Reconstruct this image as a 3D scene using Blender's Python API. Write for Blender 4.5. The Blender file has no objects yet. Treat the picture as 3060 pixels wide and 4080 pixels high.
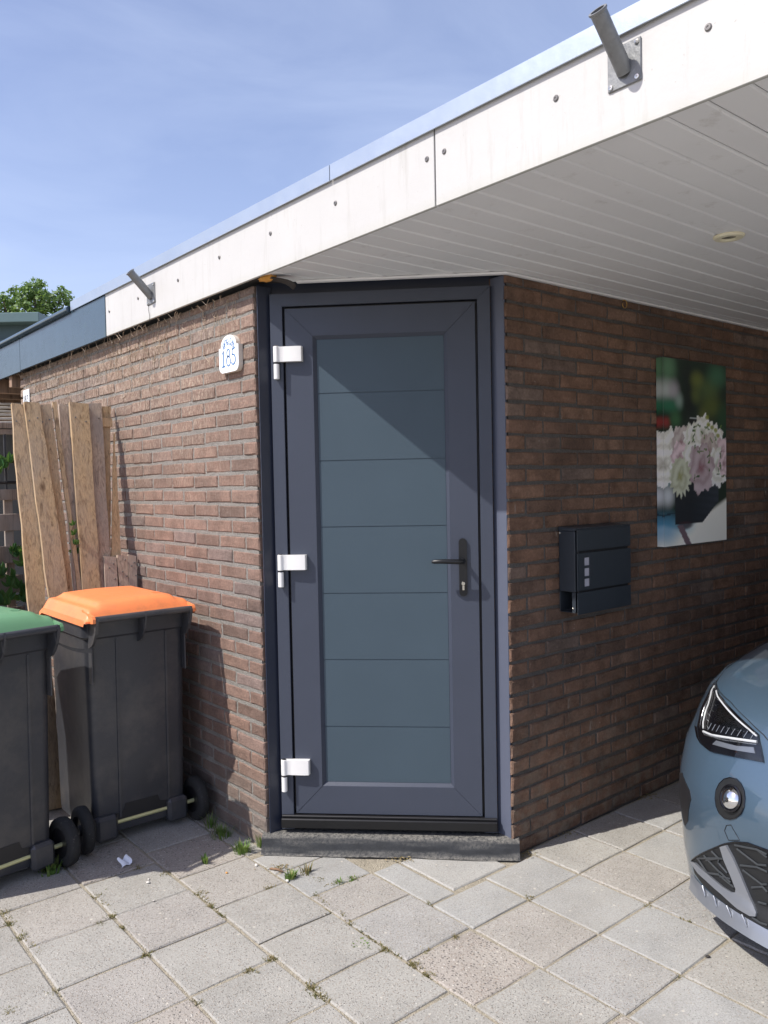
import bpy, bmesh, math, random
import numpy as np
from mathutils import Vector, Matrix, noise as mnoise
from mathutils.geometry import delaunay_2d_cdt
random.seed(7)
RND = random.Random(11)
sc = bpy.context.scene
COL = sc.collection
C45 = math.sqrt(.5)

# ------------------------------------------------------------------ camera
O = Vector((-1.78028, -2.95394, 1.5506))
CR = Vector((0.76853762, -0.63950475, -0.01958569))
CU = Vector((0.03839089, 0.01553696, 0.999142))
CF = Vector((0.63865175, 0.76863013, -0.0364919))
FPX = 3257.94
cd = bpy.data.cameras.new('camera')
cam = bpy.data.objects.new('camera', cd); COL.objects.link(cam)
cd.sensor_fit = 'VERTICAL'; cd.sensor_height = 36.0; cd.lens = FPX/4080*36.0
sc.cycles.max_bounces = 6; sc.cycles.diffuse_bounces = 3; sc.cycles.glossy_bounces = 3; sc.cycles.transmission_bounces = 2; sc.cycles.transparent_max_bounces = 6
cd.clip_start = .05; cd.clip_end = 2000
mm = Matrix((CR, CU, -CF)).transposed().to_4x4(); mm.translation = O
cam.matrix_world = mm
sc.camera = cam
def project(p):
    d = Vector(p)-O; z = d.dot(CF)
    if z < .05: return None
    return 1530+FPX*d.dot(CR)/z, 2040-FPX*d.dot(CU)/z, z

# ------------------------------------------------------------------ light
SUN_DIR = Vector((1, -.2415, -1.22)).normalized()
to_sun = -SUN_DIR
elev = math.asin(to_sun.z); azim = math.atan2(to_sun.x, to_sun.y)
wd = bpy.data.worlds.new('World'); sc.world = wd; wd.use_nodes = True
wn = wd.node_tree.nodes; wl = wd.node_tree.links
sky = wn.new('ShaderNodeTexSky'); sky.sky_type = 'NISHITA'; sky.sun_disc = False
sky.sun_elevation = elev; sky.sun_rotation = azim
sky.air_density = 1.0; sky.dust_density = .9; sky.ozone_density = 2.2
bg = wn['Background']; bg.inputs[1].default_value = .15
tc = wn.new('ShaderNodeTexCoord'); mp = wn.new('ShaderNodeMapping')
mp.inputs['Scale'].default_value = (1.2, 1.2, 4.0); mp.inputs['Rotation'].default_value = (.1, .25, .7)
wl.new(tc.outputs['Generated'], mp.inputs[0])
n1 = wn.new('ShaderNodeTexNoise'); n1.inputs['Scale'].default_value = 2.2; n1.inputs['Detail'].default_value = 7; n1.inputs['Roughness'].default_value = .55
n1.inputs['Distortion'].default_value = .6
wl.new(mp.outputs[0], n1.inputs['Vector'])
rp = wn.new('ShaderNodeValToRGB'); rp.color_ramp.elements[0].position = .35; rp.color_ramp.elements[1].position = .85
rp.color_ramp.elements[0].color = (.05, .05, .05, 1); rp.color_ramp.elements[1].color = (.30, .30, .30, 1)
wl.new(n1.outputs['Fac'], rp.inputs[0])
mxw = wn.new('ShaderNodeMixRGB'); mxw.inputs[2].default_value = (5.0, 5.6, 6.8, 1)
tintw = wn.new('ShaderNodeMixRGB'); tintw.blend_type = 'MULTIPLY'; tintw.inputs[0].default_value = 1; tintw.inputs[2].default_value = (1.13, .95, .97, 1)
wl.new(sky.outputs[0], tintw.inputs[1])
wl.new(rp.outputs[0], mxw.inputs[0]); wl.new(tintw.outputs[0], mxw.inputs[1]); wl.new(mxw.outputs[0], bg.inputs[0])
sd = bpy.data.lights.new('sun', 'SUN'); sd.energy = 4.0; sd.angle = math.radians(.53); sd.color = (1, .955, .89)
so = bpy.data.objects.new('sun', sd); COL.objects.link(so)
so.rotation_euler = SUN_DIR.to_track_quat('-Z', 'Y').to_euler(); so.location = (-4, 2, 6)
sc.view_settings.view_transform = 'Standard'; sc.view_settings.look = 'None'
sc.view_settings.exposure = 0.5; sc.view_settings.gamma = 1.0
sc.view_settings.use_curve_mapping = False

# ------------------------------------------------------------------ material helpers
class Mat:
    def __init__(s, name):
        s.m = bpy.data.materials.new(name); s.m.use_nodes = True
        s.n = s.m.node_tree.nodes; s.l = s.m.node_tree.links; s.b = s.n['Principled BSDF']
    def node(s, t, **kw):
        x = s.n.new(t)
        for k, v in kw.items(): setattr(x, k, v)
        return x
    def put(s, sock, v):
        if hasattr(v, 'is_linked') or isinstance(v, bpy.types.NodeSocket): s.l.new(v, sock)
        elif isinstance(v, (tuple, list)) and len(v) == 3 and sock.type == 'RGBA': sock.default_value = (*v, 1)
        else: sock.default_value = v
    def pos(s, scale=(1, 1, 1)):
        g = s.node('ShaderNodeNewGeometry')
        if scale == (1, 1, 1): return g.outputs['Position']
        m = s.node('ShaderNodeMapping'); m.inputs['Scale'].default_value = scale
        s.l.new(g.outputs['Position'], m.inputs[0]); return m.outputs[0]
    def obj(s, scale=(1, 1, 1)):
        g = s.node('ShaderNodeTexCoord'); m = s.node('ShaderNodeMapping'); m.inputs['Scale'].default_value = scale
        s.l.new(g.outputs['Object'], m.inputs[0])
        oi = s.node('ShaderNodeObjectInfo'); a = s.math('MULTIPLY', oi.outputs['Random'], 37.0)
        s.l.new(a, m.inputs['Location']); return m.outputs[0]
    def noise(s, scale, detail=4, rough=.55, vec=None, dist=0):
        x = s.node('ShaderNodeTexNoise'); x.inputs['Scale'].default_value = scale; x.inputs['Detail'].default_value = detail
        x.inputs['Roughness'].default_value = rough; x.inputs['Distortion'].default_value = dist
        s.l.new(vec if vec is not None else s.pos(), x.inputs['Vector']); return x.outputs['Fac']
    def voro(s, scale, vec=None, feat='F1', out='Distance'):
        x = s.node('ShaderNodeTexVoronoi', feature=feat); x.inputs['Scale'].default_value = scale
        s.l.new(vec if vec is not None else s.pos(), x.inputs['Vector']); return x.outputs[out]
    def ramp(s, fac, stops, interp='LINEAR'):
        x = s.node('ShaderNodeValToRGB'); cr = x.color_ramp; cr.interpolation = interp
        while len(cr.elements) < len(stops): cr.elements.new(.5)
        for e, (p, c) in zip(cr.elements, stops):
            e.position = p; e.color = (c, c, c, 1) if isinstance(c, (int, float)) else (*c, 1)
        s.put(x.inputs[0], fac); return x.outputs[0]
    def mix(s, fac, a, b, mode='MIX'):
        x = s.node('ShaderNodeMixRGB', blend_type=mode); s.put(x.inputs[0], fac); s.put(x.inputs[1], a); s.put(x.inputs[2], b); return x.outputs[0]
    def math(s, op, a, b=0.0, clamp=False):
        x = s.node('ShaderNodeMath', operation=op, use_clamp=clamp); s.put(x.inputs[0], a); s.put(x.inputs[1], b); return x.outputs[0]
    def sep(s, vec):
        x = s.node('ShaderNodeSeparateXYZ'); s.l.new(vec, x.inputs[0]); return x.outputs
    def bump(s, h, strength=.5, dist=.01):
        x = s.node('ShaderNodeBump'); x.inputs['Strength'].default_value = strength; x.inputs['Distance'].default_value = dist
        s.l.new(h, x.inputs['Height'])
        if s.b.inputs['Normal'].is_linked: s.l.new(s.b.inputs['Normal'].links[0].from_socket, x.inputs['Normal'])
        s.l.new(x.outputs[0], s.b.inputs['Normal'])
    def set(s, base=None, rough=None, metal=None, spec=None, coat=None, coatr=None):
        if base is not None: s.put(s.b.inputs['Base Color'], base)
        if rough is not None: s.put(s.b.inputs['Roughness'], rough)
        if metal is not None: s.put(s.b.inputs['Metallic'], metal)
        if spec is not None: s.put(s.b.inputs['Specular IOR Level'], spec)
        if coat is not None: s.put(s.b.inputs['Coat Weight'], coat)
        if coatr is not None: s.put(s.b.inputs['Coat Roughness'], coatr)
        return s.m

def simple(name, col, rough=.5, metal=0, var=.12, vscale=9, bump=0, bscale=150, spec=None, dirt=None, coat=None):
    M = Mat(name); c = Vector(col)
    n = M.noise(vscale, 5)
    base = M.mix(n, tuple(c*(1-var)), tuple(c*(1+var)))
    if dirt:
        d = M.ramp(M.noise(dirt[1], 7, .7), [(dirt[2], 0.0), (dirt[2]+.18, 1.0)])
        base = M.mix(M.math('MULTIPLY', d, dirt[3]), base, dirt[0])
    r = M.math('ADD', M.math('MULTIPLY', M.noise(vscale*3, 3), .16), rough-.08)
    if bump: M.bump(M.noise(bscale, 4), bump, .004)
    return M.set(base, r, metal, spec, coat)

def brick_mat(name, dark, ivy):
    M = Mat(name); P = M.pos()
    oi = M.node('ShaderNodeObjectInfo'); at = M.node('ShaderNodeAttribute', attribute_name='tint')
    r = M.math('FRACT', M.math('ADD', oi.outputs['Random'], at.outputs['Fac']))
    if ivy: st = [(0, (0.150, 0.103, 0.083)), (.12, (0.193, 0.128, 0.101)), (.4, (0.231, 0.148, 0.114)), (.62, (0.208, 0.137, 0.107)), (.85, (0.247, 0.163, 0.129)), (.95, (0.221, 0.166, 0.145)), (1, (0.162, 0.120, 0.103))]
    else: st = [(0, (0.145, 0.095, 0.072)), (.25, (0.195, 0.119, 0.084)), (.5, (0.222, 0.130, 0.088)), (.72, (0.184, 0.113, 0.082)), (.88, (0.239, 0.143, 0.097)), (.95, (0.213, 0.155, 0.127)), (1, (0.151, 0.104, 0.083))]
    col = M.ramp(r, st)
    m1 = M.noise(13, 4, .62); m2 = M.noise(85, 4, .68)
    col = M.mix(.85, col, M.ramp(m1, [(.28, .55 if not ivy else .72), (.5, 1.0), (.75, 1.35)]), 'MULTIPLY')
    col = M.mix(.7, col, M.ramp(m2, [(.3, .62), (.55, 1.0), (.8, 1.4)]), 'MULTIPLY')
    blotch_shade = M.ramp(M.noise(3.4, 5, .65), [(.46, 0.0), (.68, 1.0)])
    col = M.mix(M.math('MULTIPLY', blotch_shade, dark), col, (.085, .068, .062) if ivy else (.04, .033, .03))  # dark blotches, deepened on the shaded wall to paint in its uneven light
    lime = M.ramp(M.noise(60, 5, .72), [(.645, 0.0), (.72, 1.0)])
    col = M.mix(M.math('MULTIPLY', lime, .55 if ivy else .5), col, (.5, .44, .38))
    s = M.sep(P)
    if ivy:
        hz = M.ramp(M.math('MULTIPLY', s[2], .4), [(.48, 0.0), (.9, 1.0)])
        yy = M.ramp(M.math('MULTIPLY', s[1], .3), [(.02, .35), (.26, 1.0)])
        blot = M.ramp(M.noise(2.6, 3), [(.3, .35), (.58, 1.0)])
        msk = M.math('MULTIPLY', M.math('MULTIPLY', hz, yy), blot)
        fl = M.ramp(M.noise(120, 3, .75, M.pos((1, 1, .3)), .8), [(.5, 0.0), (.6, 1.0)])
        col = M.mix(M.math('MULTIPLY', M.math('MULTIPLY', fl, msk), .85), col, (.56, .47, .37))
        col = M.mix(M.math('MULTIPLY', msk, .25), col, (.34, .26, .2))
        s2 = M.ramp(s[2], [(0.0, 1.0), (.4, 0.0)])
        col = M.mix(M.math('MULTIPLY', s2, M.math('MULTIPLY', m1, 1.1)), col, (.2, .185, .16))
    else:
        s2 = M.ramp(s[2], [(0.0, 1.0), (.8, 0.0)])
        g = M.ramp(M.noise(11, 4, .7), [(.42, 0.0), (.7, 1.0)])
        col = M.mix(M.math('MULTIPLY', M.math('MULTIPLY', s2, g), .75), col, (.24, .215, .175))
        drip = M.ramp(M.noise(26, 4, .7, M.pos((1, 1, .12))), [(.64, 0.0), (.70, 1.0)])
        col = M.mix(M.math('MULTIPLY', drip, .6), col, (.33, .29, .25))
    M.bump(M.math('ADD', m2, M.math('MULTIPLY', M.noise(300, 2, .6), .4)), .8, .007)
    return M.set(col, .93, 0, .25)

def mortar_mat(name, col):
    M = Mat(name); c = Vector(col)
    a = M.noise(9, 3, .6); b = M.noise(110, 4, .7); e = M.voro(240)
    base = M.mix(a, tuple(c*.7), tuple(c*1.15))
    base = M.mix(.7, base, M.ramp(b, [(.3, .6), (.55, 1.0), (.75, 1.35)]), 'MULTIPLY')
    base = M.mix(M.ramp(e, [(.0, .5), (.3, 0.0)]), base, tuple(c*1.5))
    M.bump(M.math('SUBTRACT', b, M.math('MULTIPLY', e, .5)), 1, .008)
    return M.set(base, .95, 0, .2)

def paver_mat(name, cols, peb, pscale, coarse, joint=0.0):
    M = Mat(name); P = M.pos()
    oi = M.node('ShaderNodeObjectInfo'); at = M.node('ShaderNodeAttribute', attribute_name='tint')
    r = M.math('FRACT', M.math('ADD', oi.outputs['Random'], at.outputs['Fac']))
    base = M.ramp(r, [(0, cols[0]), (.5, cols[1]), (1, cols[2])])
    base = M.mix(.55, base, M.ramp(M.noise(5, 6, .65), [(.3, .78), (.5, 1.0), (.72, 1.15)]), 'MULTIPLY')
    base = M.mix(.6, base, M.ramp(M.noise(150, 4, .75), [(.32, .6), (.52, 1.0), (.7, 1.35)]), 'MULTIPLY')
    wv = M.node('ShaderNodeVectorMath', operation='ADD')
    nz = M.node('ShaderNodeTexNoise'); nz.inputs['Scale'].default_value = 40
    M.l.new(P, nz.inputs['Vector'])
    sc_ = M.node('ShaderNodeVectorMath', operation='SCALE'); sc_.inputs['Scale'].default_value = .012
    M.l.new(nz.outputs['Color'], sc_.inputs[0]); M.l.new(P, wv.inputs[0]); M.l.new(sc_.outputs[0], wv.inputs[1])
    wp = wv.outputs[0]
    v = M.node('ShaderNodeTexVoronoi'); v.inputs['Scale'].default_value = pscale; v.inputs['Randomness'].default_value = 1
    M.l.new(wp, v.inputs['Vector'])
    cs = M.node('ShaderNodeSeparateColor'); M.l.new(v.outputs['Color'], cs.inputs[0])
    pc = M.ramp(cs.outputs[0], [(0, (.07, .068, .066)), (.25, (.2, .185, .165)), (.5, (.36, .31, .25)), (.75, (.3, .235, .19)), (.9, (.5, .46, .4)), (1, (.62, .6, .55))])
    shape = M.ramp(v.outputs['Distance'], [(.28, 1.0), (.42, 0.0)])
    on = M.math('LESS_THAN', cs.outputs[1], peb)
    pm = M.math('MULTIPLY', shape, on)
    base = M.mix(M.math('MULTIPLY', pm, .85), base, pc)
    # odd pale pebbles
    v2 = M.node('ShaderNodeTexVoronoi'); v2.inputs['Scale'].default_value = 34; M.l.new(wp, v2.inputs['Vector'])
    c2 = M.node('ShaderNodeSeparateColor'); M.l.new(v2.outputs['Color'], c2.inputs[0])
    pm2 = M.math('MULTIPLY', M.ramp(v2.outputs['Distance'], [(.1, 1.0), (.2, 0.0)]), M.math('LESS_THAN', c2.outputs[0], .14))
    base = M.mix(M.math('MULTIPLY', pm2, .8), base, (.56, .52, .45))
    st = M.ramp(M.noise(2.2, 6, .7), [(.5, 0.0), (.75, 1.0)])
    base = M.mix(M.math('MULTIPLY', st, .42), base, (.2, .185, .155))
    sd_ = M.ramp(M.noise(3.3, 5, .7, M.pos((1, 1, 1.7))), [(.44, 0.0), (.8, 1.0)])
    base = M.mix(M.math('MULTIPLY', sd_, .4), base, (.40, .38, .335))
    h = M.math('ADD', M.math('MULTIPLY', pm, coarse), M.noise(210, 4, .7))
    M.bump(h, .6, .0035)
    return M.set(base, .9, 0, .25)

def wood_mat(name, dark, light, grey):
    M = Mat(name)
    g = M.noise(1.0, 5, .62, M.obj((52, 52, 2.2)), 1.6)
    fine = M.noise(1.0, 3, .7, M.obj((190, 190, 5)))
    base = M.ramp(g, [(.28, dark), (.47, light), (.6, tuple(Vector(light)*1.18)), (.75, tuple(Vector(light)*.7))])
    base = M.mix(.5, base, M.ramp(fine, [(.3, .6), (.6, 1.12)]), 'MULTIPLY')
    w = M.ramp(M.noise(1.0, 4, .6, M.obj((7, 7, 3))), [(.4, 0.0), (.66, 1.0)])
    base = M.mix(M.math('MULTIPLY', w, grey), base, (.33, .29, .255))
    kn = M.node('ShaderNodeTexVoronoi'); kn.inputs['Scale'].default_value = 1.0; M.l.new(M.obj((9, 9, 4.5)), kn.inputs['Vector'])
    base = M.mix(M.ramp(kn.outputs['Distance'], [(.05, .75), (.1, .4), (.16, 0.0)]), base, (.085, .042, .022))
    M.bump(fine, .5, .003)
    return M.set(base, .85, 0, .2)

def car_paint():
    M = Mat('car_paint')
    f = M.voro(2600, out='Color'); cs = M.node('ShaderNodeSeparateColor'); M.l.new(f, cs.inputs[0])
    base = M.mix(cs.outputs[0], (.066, .112, .162), (.084, .137, .192))
    return M.set(base, .32, .45, .5, 1.0, .015)

def glassy(name, tint, fac):
    M = Mat(name); M.n.remove(M.b)
    t = M.node('ShaderNodeBsdfTransparent'); t.inputs[0].default_value = (*tint, 1)
    g = M.node('ShaderNodeBsdfGlossy'); g.inputs['Roughness'].default_value = .02
    fr = M.node('ShaderNodeFresnel'); fr.inputs[0].default_value = 1.5
    mx = M.node('ShaderNodeMixShader'); M.l.new(M.math('ADD', fr.outputs[0], fac), mx.inputs[0]); M.l.new(t.outputs[0], mx.inputs[1]); M.l.new(g.outputs[0], mx.inputs[2])
    M.l.new(mx.outputs[0], M.n['Material Output'].inputs[0]); return M.m

def leaf_mat(name, c1, c2, c3):
    M = Mat(name)
    at = M.node('ShaderNodeAttribute', attribute_name='tint')
    col = M.ramp(at.outputs['Fac'], [(0, c1), (.5, c2), (1, c3)])
    M.set(col, .55, 0, .4)
    tr = M.node('ShaderNodeBsdfTranslucent'); M.l.new(M.mix(.5, col, (.25, .4, .05)), tr.inputs[0])
    mx = M.node('ShaderNodeMixShader'); mx.inputs[0].default_value = .3
    M.l.new(M.b.outputs[0], mx.inputs[1]); M.l.new(tr.outputs[0], mx.inputs[2]); M.l.new(mx.outputs[0], M.n['Material Output'].inputs[0])
    return M.m

def bitumen_mat():
    M = Mat('bitumen_felt'); g = M.node('ShaderNodeNewGeometry'); nz = M.sep(g.outputs['Normal'])[2]
    n = M.noise(90, 5, .75); up = M.ramp(nz, [(.3, .02), (1.0, .7)])
    d = M.math('MULTIPLY', up, M.ramp(n, [(.36, 0.0), (.6, 1.0)]))
    base = M.mix(M.noise(25, 4), (.022, .024, .027), (.042, .045, .05)); base = M.mix(d, base, (.27, .255, .225))
    M.bump(n, .6, .004); return M.set(base, .82, 0, .3)

def white_board():
    M = Mat('white_fascia'); P = M.pos()
    s = M.sep(P)
    base = M.mix(M.noise(4, 6, .6), (.475, .468, .45), (.55, .545, .525))
    st = M.ramp(M.noise(6, 6, .7, M.pos((1, 5, .5))), [(.55, 0.0), (.8, 1.0)])
    base = M.mix(M.math('MULTIPLY', st, .55), base, (.34, .325, .285))
    low = M.ramp(M.math('SUBTRACT', s[2], 2.0), [(.375, 1.0), (.41, 0.0)])
    base = M.mix(M.math('MULTIPLY', low, M.math('MULTIPLY', M.noise(25, 5), .5)), base, (.42, .42, .33))
    sp = M.ramp(M.noise(90, 3, .5), [(.73, 0.0), (.76, 1.0)])
    base = M.mix(M.math('MULTIPLY', sp, .55), base, (.3, .28, .25))
    M.bump(M.noise(60, 4), .15, .003)
    return M.set(base, .5, 0, .4)

MT = dict(
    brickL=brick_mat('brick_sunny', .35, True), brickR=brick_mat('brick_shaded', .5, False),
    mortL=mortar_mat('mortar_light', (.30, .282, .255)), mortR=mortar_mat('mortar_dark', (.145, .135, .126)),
    white=white_board(),
    soffit=simple('soffit_pvc', (.86, .855, .855), .42, 0, .06, 3, 0, spec=.4, dirt=((.42, .38, .33), 10, .6, .45)),
    alu=simple('aluminium_trim', (.47, .53, .60), .42, .8, .06, 6, .1, 40),
    screw=simple('screw_steel', (.2, .19, .18), .45, .6, .3, 60),
    galv=simple('galvanised_steel', (.23, .235, .235), .55, .6, .3, 40, .3, 90, dirt=((.12, .1, .08), 30, .58, .5)),
    black_board=simple('black_fascia', (.03, .058, .08), .25, 0, .2, 5, .08, 25, spec=.8, dirt=((.05, .085, .05), 9, .6, .55)),
    black=simple('black_plastic', (.012, .012, .014), .45),
    rubber=simple('rubber', (.018, .018, .018), .85, 0, .3, 40, .5, 90, dirt=((.22, .2, .18), 60, .6, .6)),
    frame=simple('door_frame_foil', (.048, .057, .081), .40, 0, .08, 5, .18, 420, spec=.4, dirt=((.13, .13, .135), 130, .62, .35)),
    panel=simple('door_panel', (.054, .080, .102), .42, 0, .09, 4, .16, 420, spec=.3, dirt=((.12, .13, .14), 110, .64, .3)),
    trimd=simple('trim_shaded', (.022, .028, .048), .38, 0, .06, 6, .1, 300, spec=.5),  # trim colour darkened for the shade on left reveal and lining
    trimr=simple('trim_sunlit', (.088, .10, .138), .38, 0, .06, 6, .1, 300, spec=.5),  # lighter copy of the trim, sunlight put into the right-hand strip's colour
    hingew=simple('hinge_white', (.78, .77, .75), .35, 0, .04, 20),
    handle=simple('handle_black', (.009, .0095, .011), .35, .2, .15, 30),
    steel=simple('bright_steel', (.6, .58, .52), .25, 1.0, .1, 40),
    bitumen=bitumen_mat(),
    bin=simple('bin_plastic', (.037, .039, .046), .33, 0, .18, 7, .2, 260, spec=.55, dirt=((.078, .073, .07), 4, .46, .8)),  # dirt patches also paint in the sunlit paving's reflection on the body
    orange=simple('lid_orange', (.85, .25, .085), .40, 0, .10, 9, .1, 220, dirt=((.45, .17, .08), 8, .55, .5)),
    green=simple('lid_green', (.13, .29, .15), .42, 0, .08, 12, .1, 220, dirt=((.16, .25, .14), 16, .6, .5)),
    axle=simple('axle_zinc', (.62, .6, .32), .35, .5),
    plaque=simple('plaque_glaze', (.84, .86, .87), .2, 0, .03, 30), plaque_side=simple('plaque_clay', (.62, .57, .5), .6, 0, .1, 40),
    blue=simple('digit_blue', (.05, .16, .36), .4), digit=simple('digit_black', (.02, .022, .03), .5), pale_blue=simple('ornament_blue', (.12, .25, .5), .4),
    mailbox=simple('mailbox_powder', (.029, .037, .047), .42, 0, .12, 30, .3, 500, spec=.5),
    mailwin=simple('mailbox_window', (.45, .45, .52), .25),
    paint=car_paint(), carblack=simple('car_black_plastic', (.009, .010, .011), .5, 0, .2, 30, .2, 300),
    gloss=simple('gloss_black', (.006, .006, .008), .08, 0, 0, 5), satin=simple('satin_silver', (.27, .29, .325), .33, .6, .05, 8, coat=.5),
    led=simple('light_guide', (.55, .56, .57), .2, 0, .03, 40), chrome=simple('chrome', (.8, .81, .83), .1, 1.0, .05, 20),
    lens=glassy('lamp_lens', (.95, .96, .97), .0), glass=glassy('window_glass_clear', (.25, .28, .3), .12),
    darkglass=simple('dark_glass', (.02, .025, .03), .06, 0, 0, 3), winglass=simple('sky_glass', (.16, .2, .25), .08, 0, .2, 2),
    grillebar=simple('grille_bar_plastic', (.04, .045, .05), .4, 0, .1, 30),
    tyre=simple('tyre', (.02, .02, .02), .8, 0, .2, 20, .3, 60), rim=simple('alloy_rim', (.4, .4, .42), .3, .8),
    sand=mortar_mat('joint_sand', (.43, .385, .30)),
    wood1=wood_mat('plank_brown', (.16, .10, .05), (.45, .32, .185), .4), wood2=wood_mat('plank_grey', (.2, .15, .115), (.42, .33, .25), .75), wood3=wood_mat('plank_fresh', (.3, .19, .09), (.52, .36, .2), .15),
    wood4=wood_mat('fence_wood', (.13, .10, .08), (.26, .2, .155), .8), rafter=wood_mat('rafter_wood', (.14, .085, .055), (.26, .165, .11), .2),
    pallet=simple('pale_lath', (.6, .55, .48), .8, 0, .15, 20),
    foam=simple('pu_foam', (.62, .3, .06), .8, 0, .3, 60, 1, 60), felt=simple('torn_felt', (.035, .03, .027), .8, 0, .3, 40),
    brass=simple('brass', (.55, .33, .1), .35, .9), paper=simple('paper', (.72, .75, .82), .8, 0, .05, 20),
    pebble=simple('pebble', (.6, .57, .52), .8, 0, .15, 40), twig=simple('twig', (.2, .12, .07), .85, 0, .3, 50),
    rootlet=simple('ivy_rootlet', (.48, .38, .28), .9, 0, .25, 30), dull_wall=simple('render_wall', (.13, .135, .14), .8, 0, .1, 3),
    teal=simple('dormer_teal', (.045, .085, .095), .5, 0, .1, 3), tealtop=simple('dormer_zinc', (.10, .16, .165), .45, .1, .1, 3),
    rooftop=simple('roof_felt', (.05, .05, .052), .9, 0, .2, 3, .4, 60), lampring=simple('lamp_ring', (.82, .76, .56), .4),
    leafT=leaf_mat('tree_leaf', (.06, .12, .035), (.125, .21, .06), (.23, .32, .11)),
    leafV=leaf_mat('creeper_leaf', (.03, .10, .03), (.05, .15, .045), (.1, .2, .06)),
    grass=leaf_mat('grass_blade', (.08, .17, .03), (.13, .22, .05), (.28, .27, .1)),
    moss=leaf_mat('joint_moss', (.13, .14, .05), (.24, .19, .09), (.34, .25, .15)),
    pale_mortar=simple('pale_mortar', (.36, .28, .24), .95, 0, .3, 60, 1, 200),
    bark=simple('bark', (.11, .085, .065), .95, 0, .3, 12, 1, 30),
)
PV = [paver_mat('paver_grey', ((0.337, 0.326, 0.297), (0.358, 0.347, 0.316), (0.323, 0.312, 0.287)), .6, 170, 1.0),
      paver_mat('paver_smooth', ((0.354, 0.352, 0.335), (0.337, 0.335, 0.320), (0.367, 0.361, 0.339)), .26, 210, .5),
      paver_mat('paver_pink', ((0.356, 0.335, 0.306), (0.364, 0.344, 0.311), (0.339, 0.321, 0.296)), .7, 165, 1.2),
      paver_mat('paver_gravel', ((0.358, 0.326, 0.283), (0.367, 0.330, 0.293), (0.340, 0.312, 0.278)), .95, 105, 1.6),
      paver_mat('paver_speckled', ((0.338, 0.334, 0.315), (0.348, 0.339, 0.320), (0.324, 0.320, 0.306)), .7, 180, 1.0)]

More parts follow.
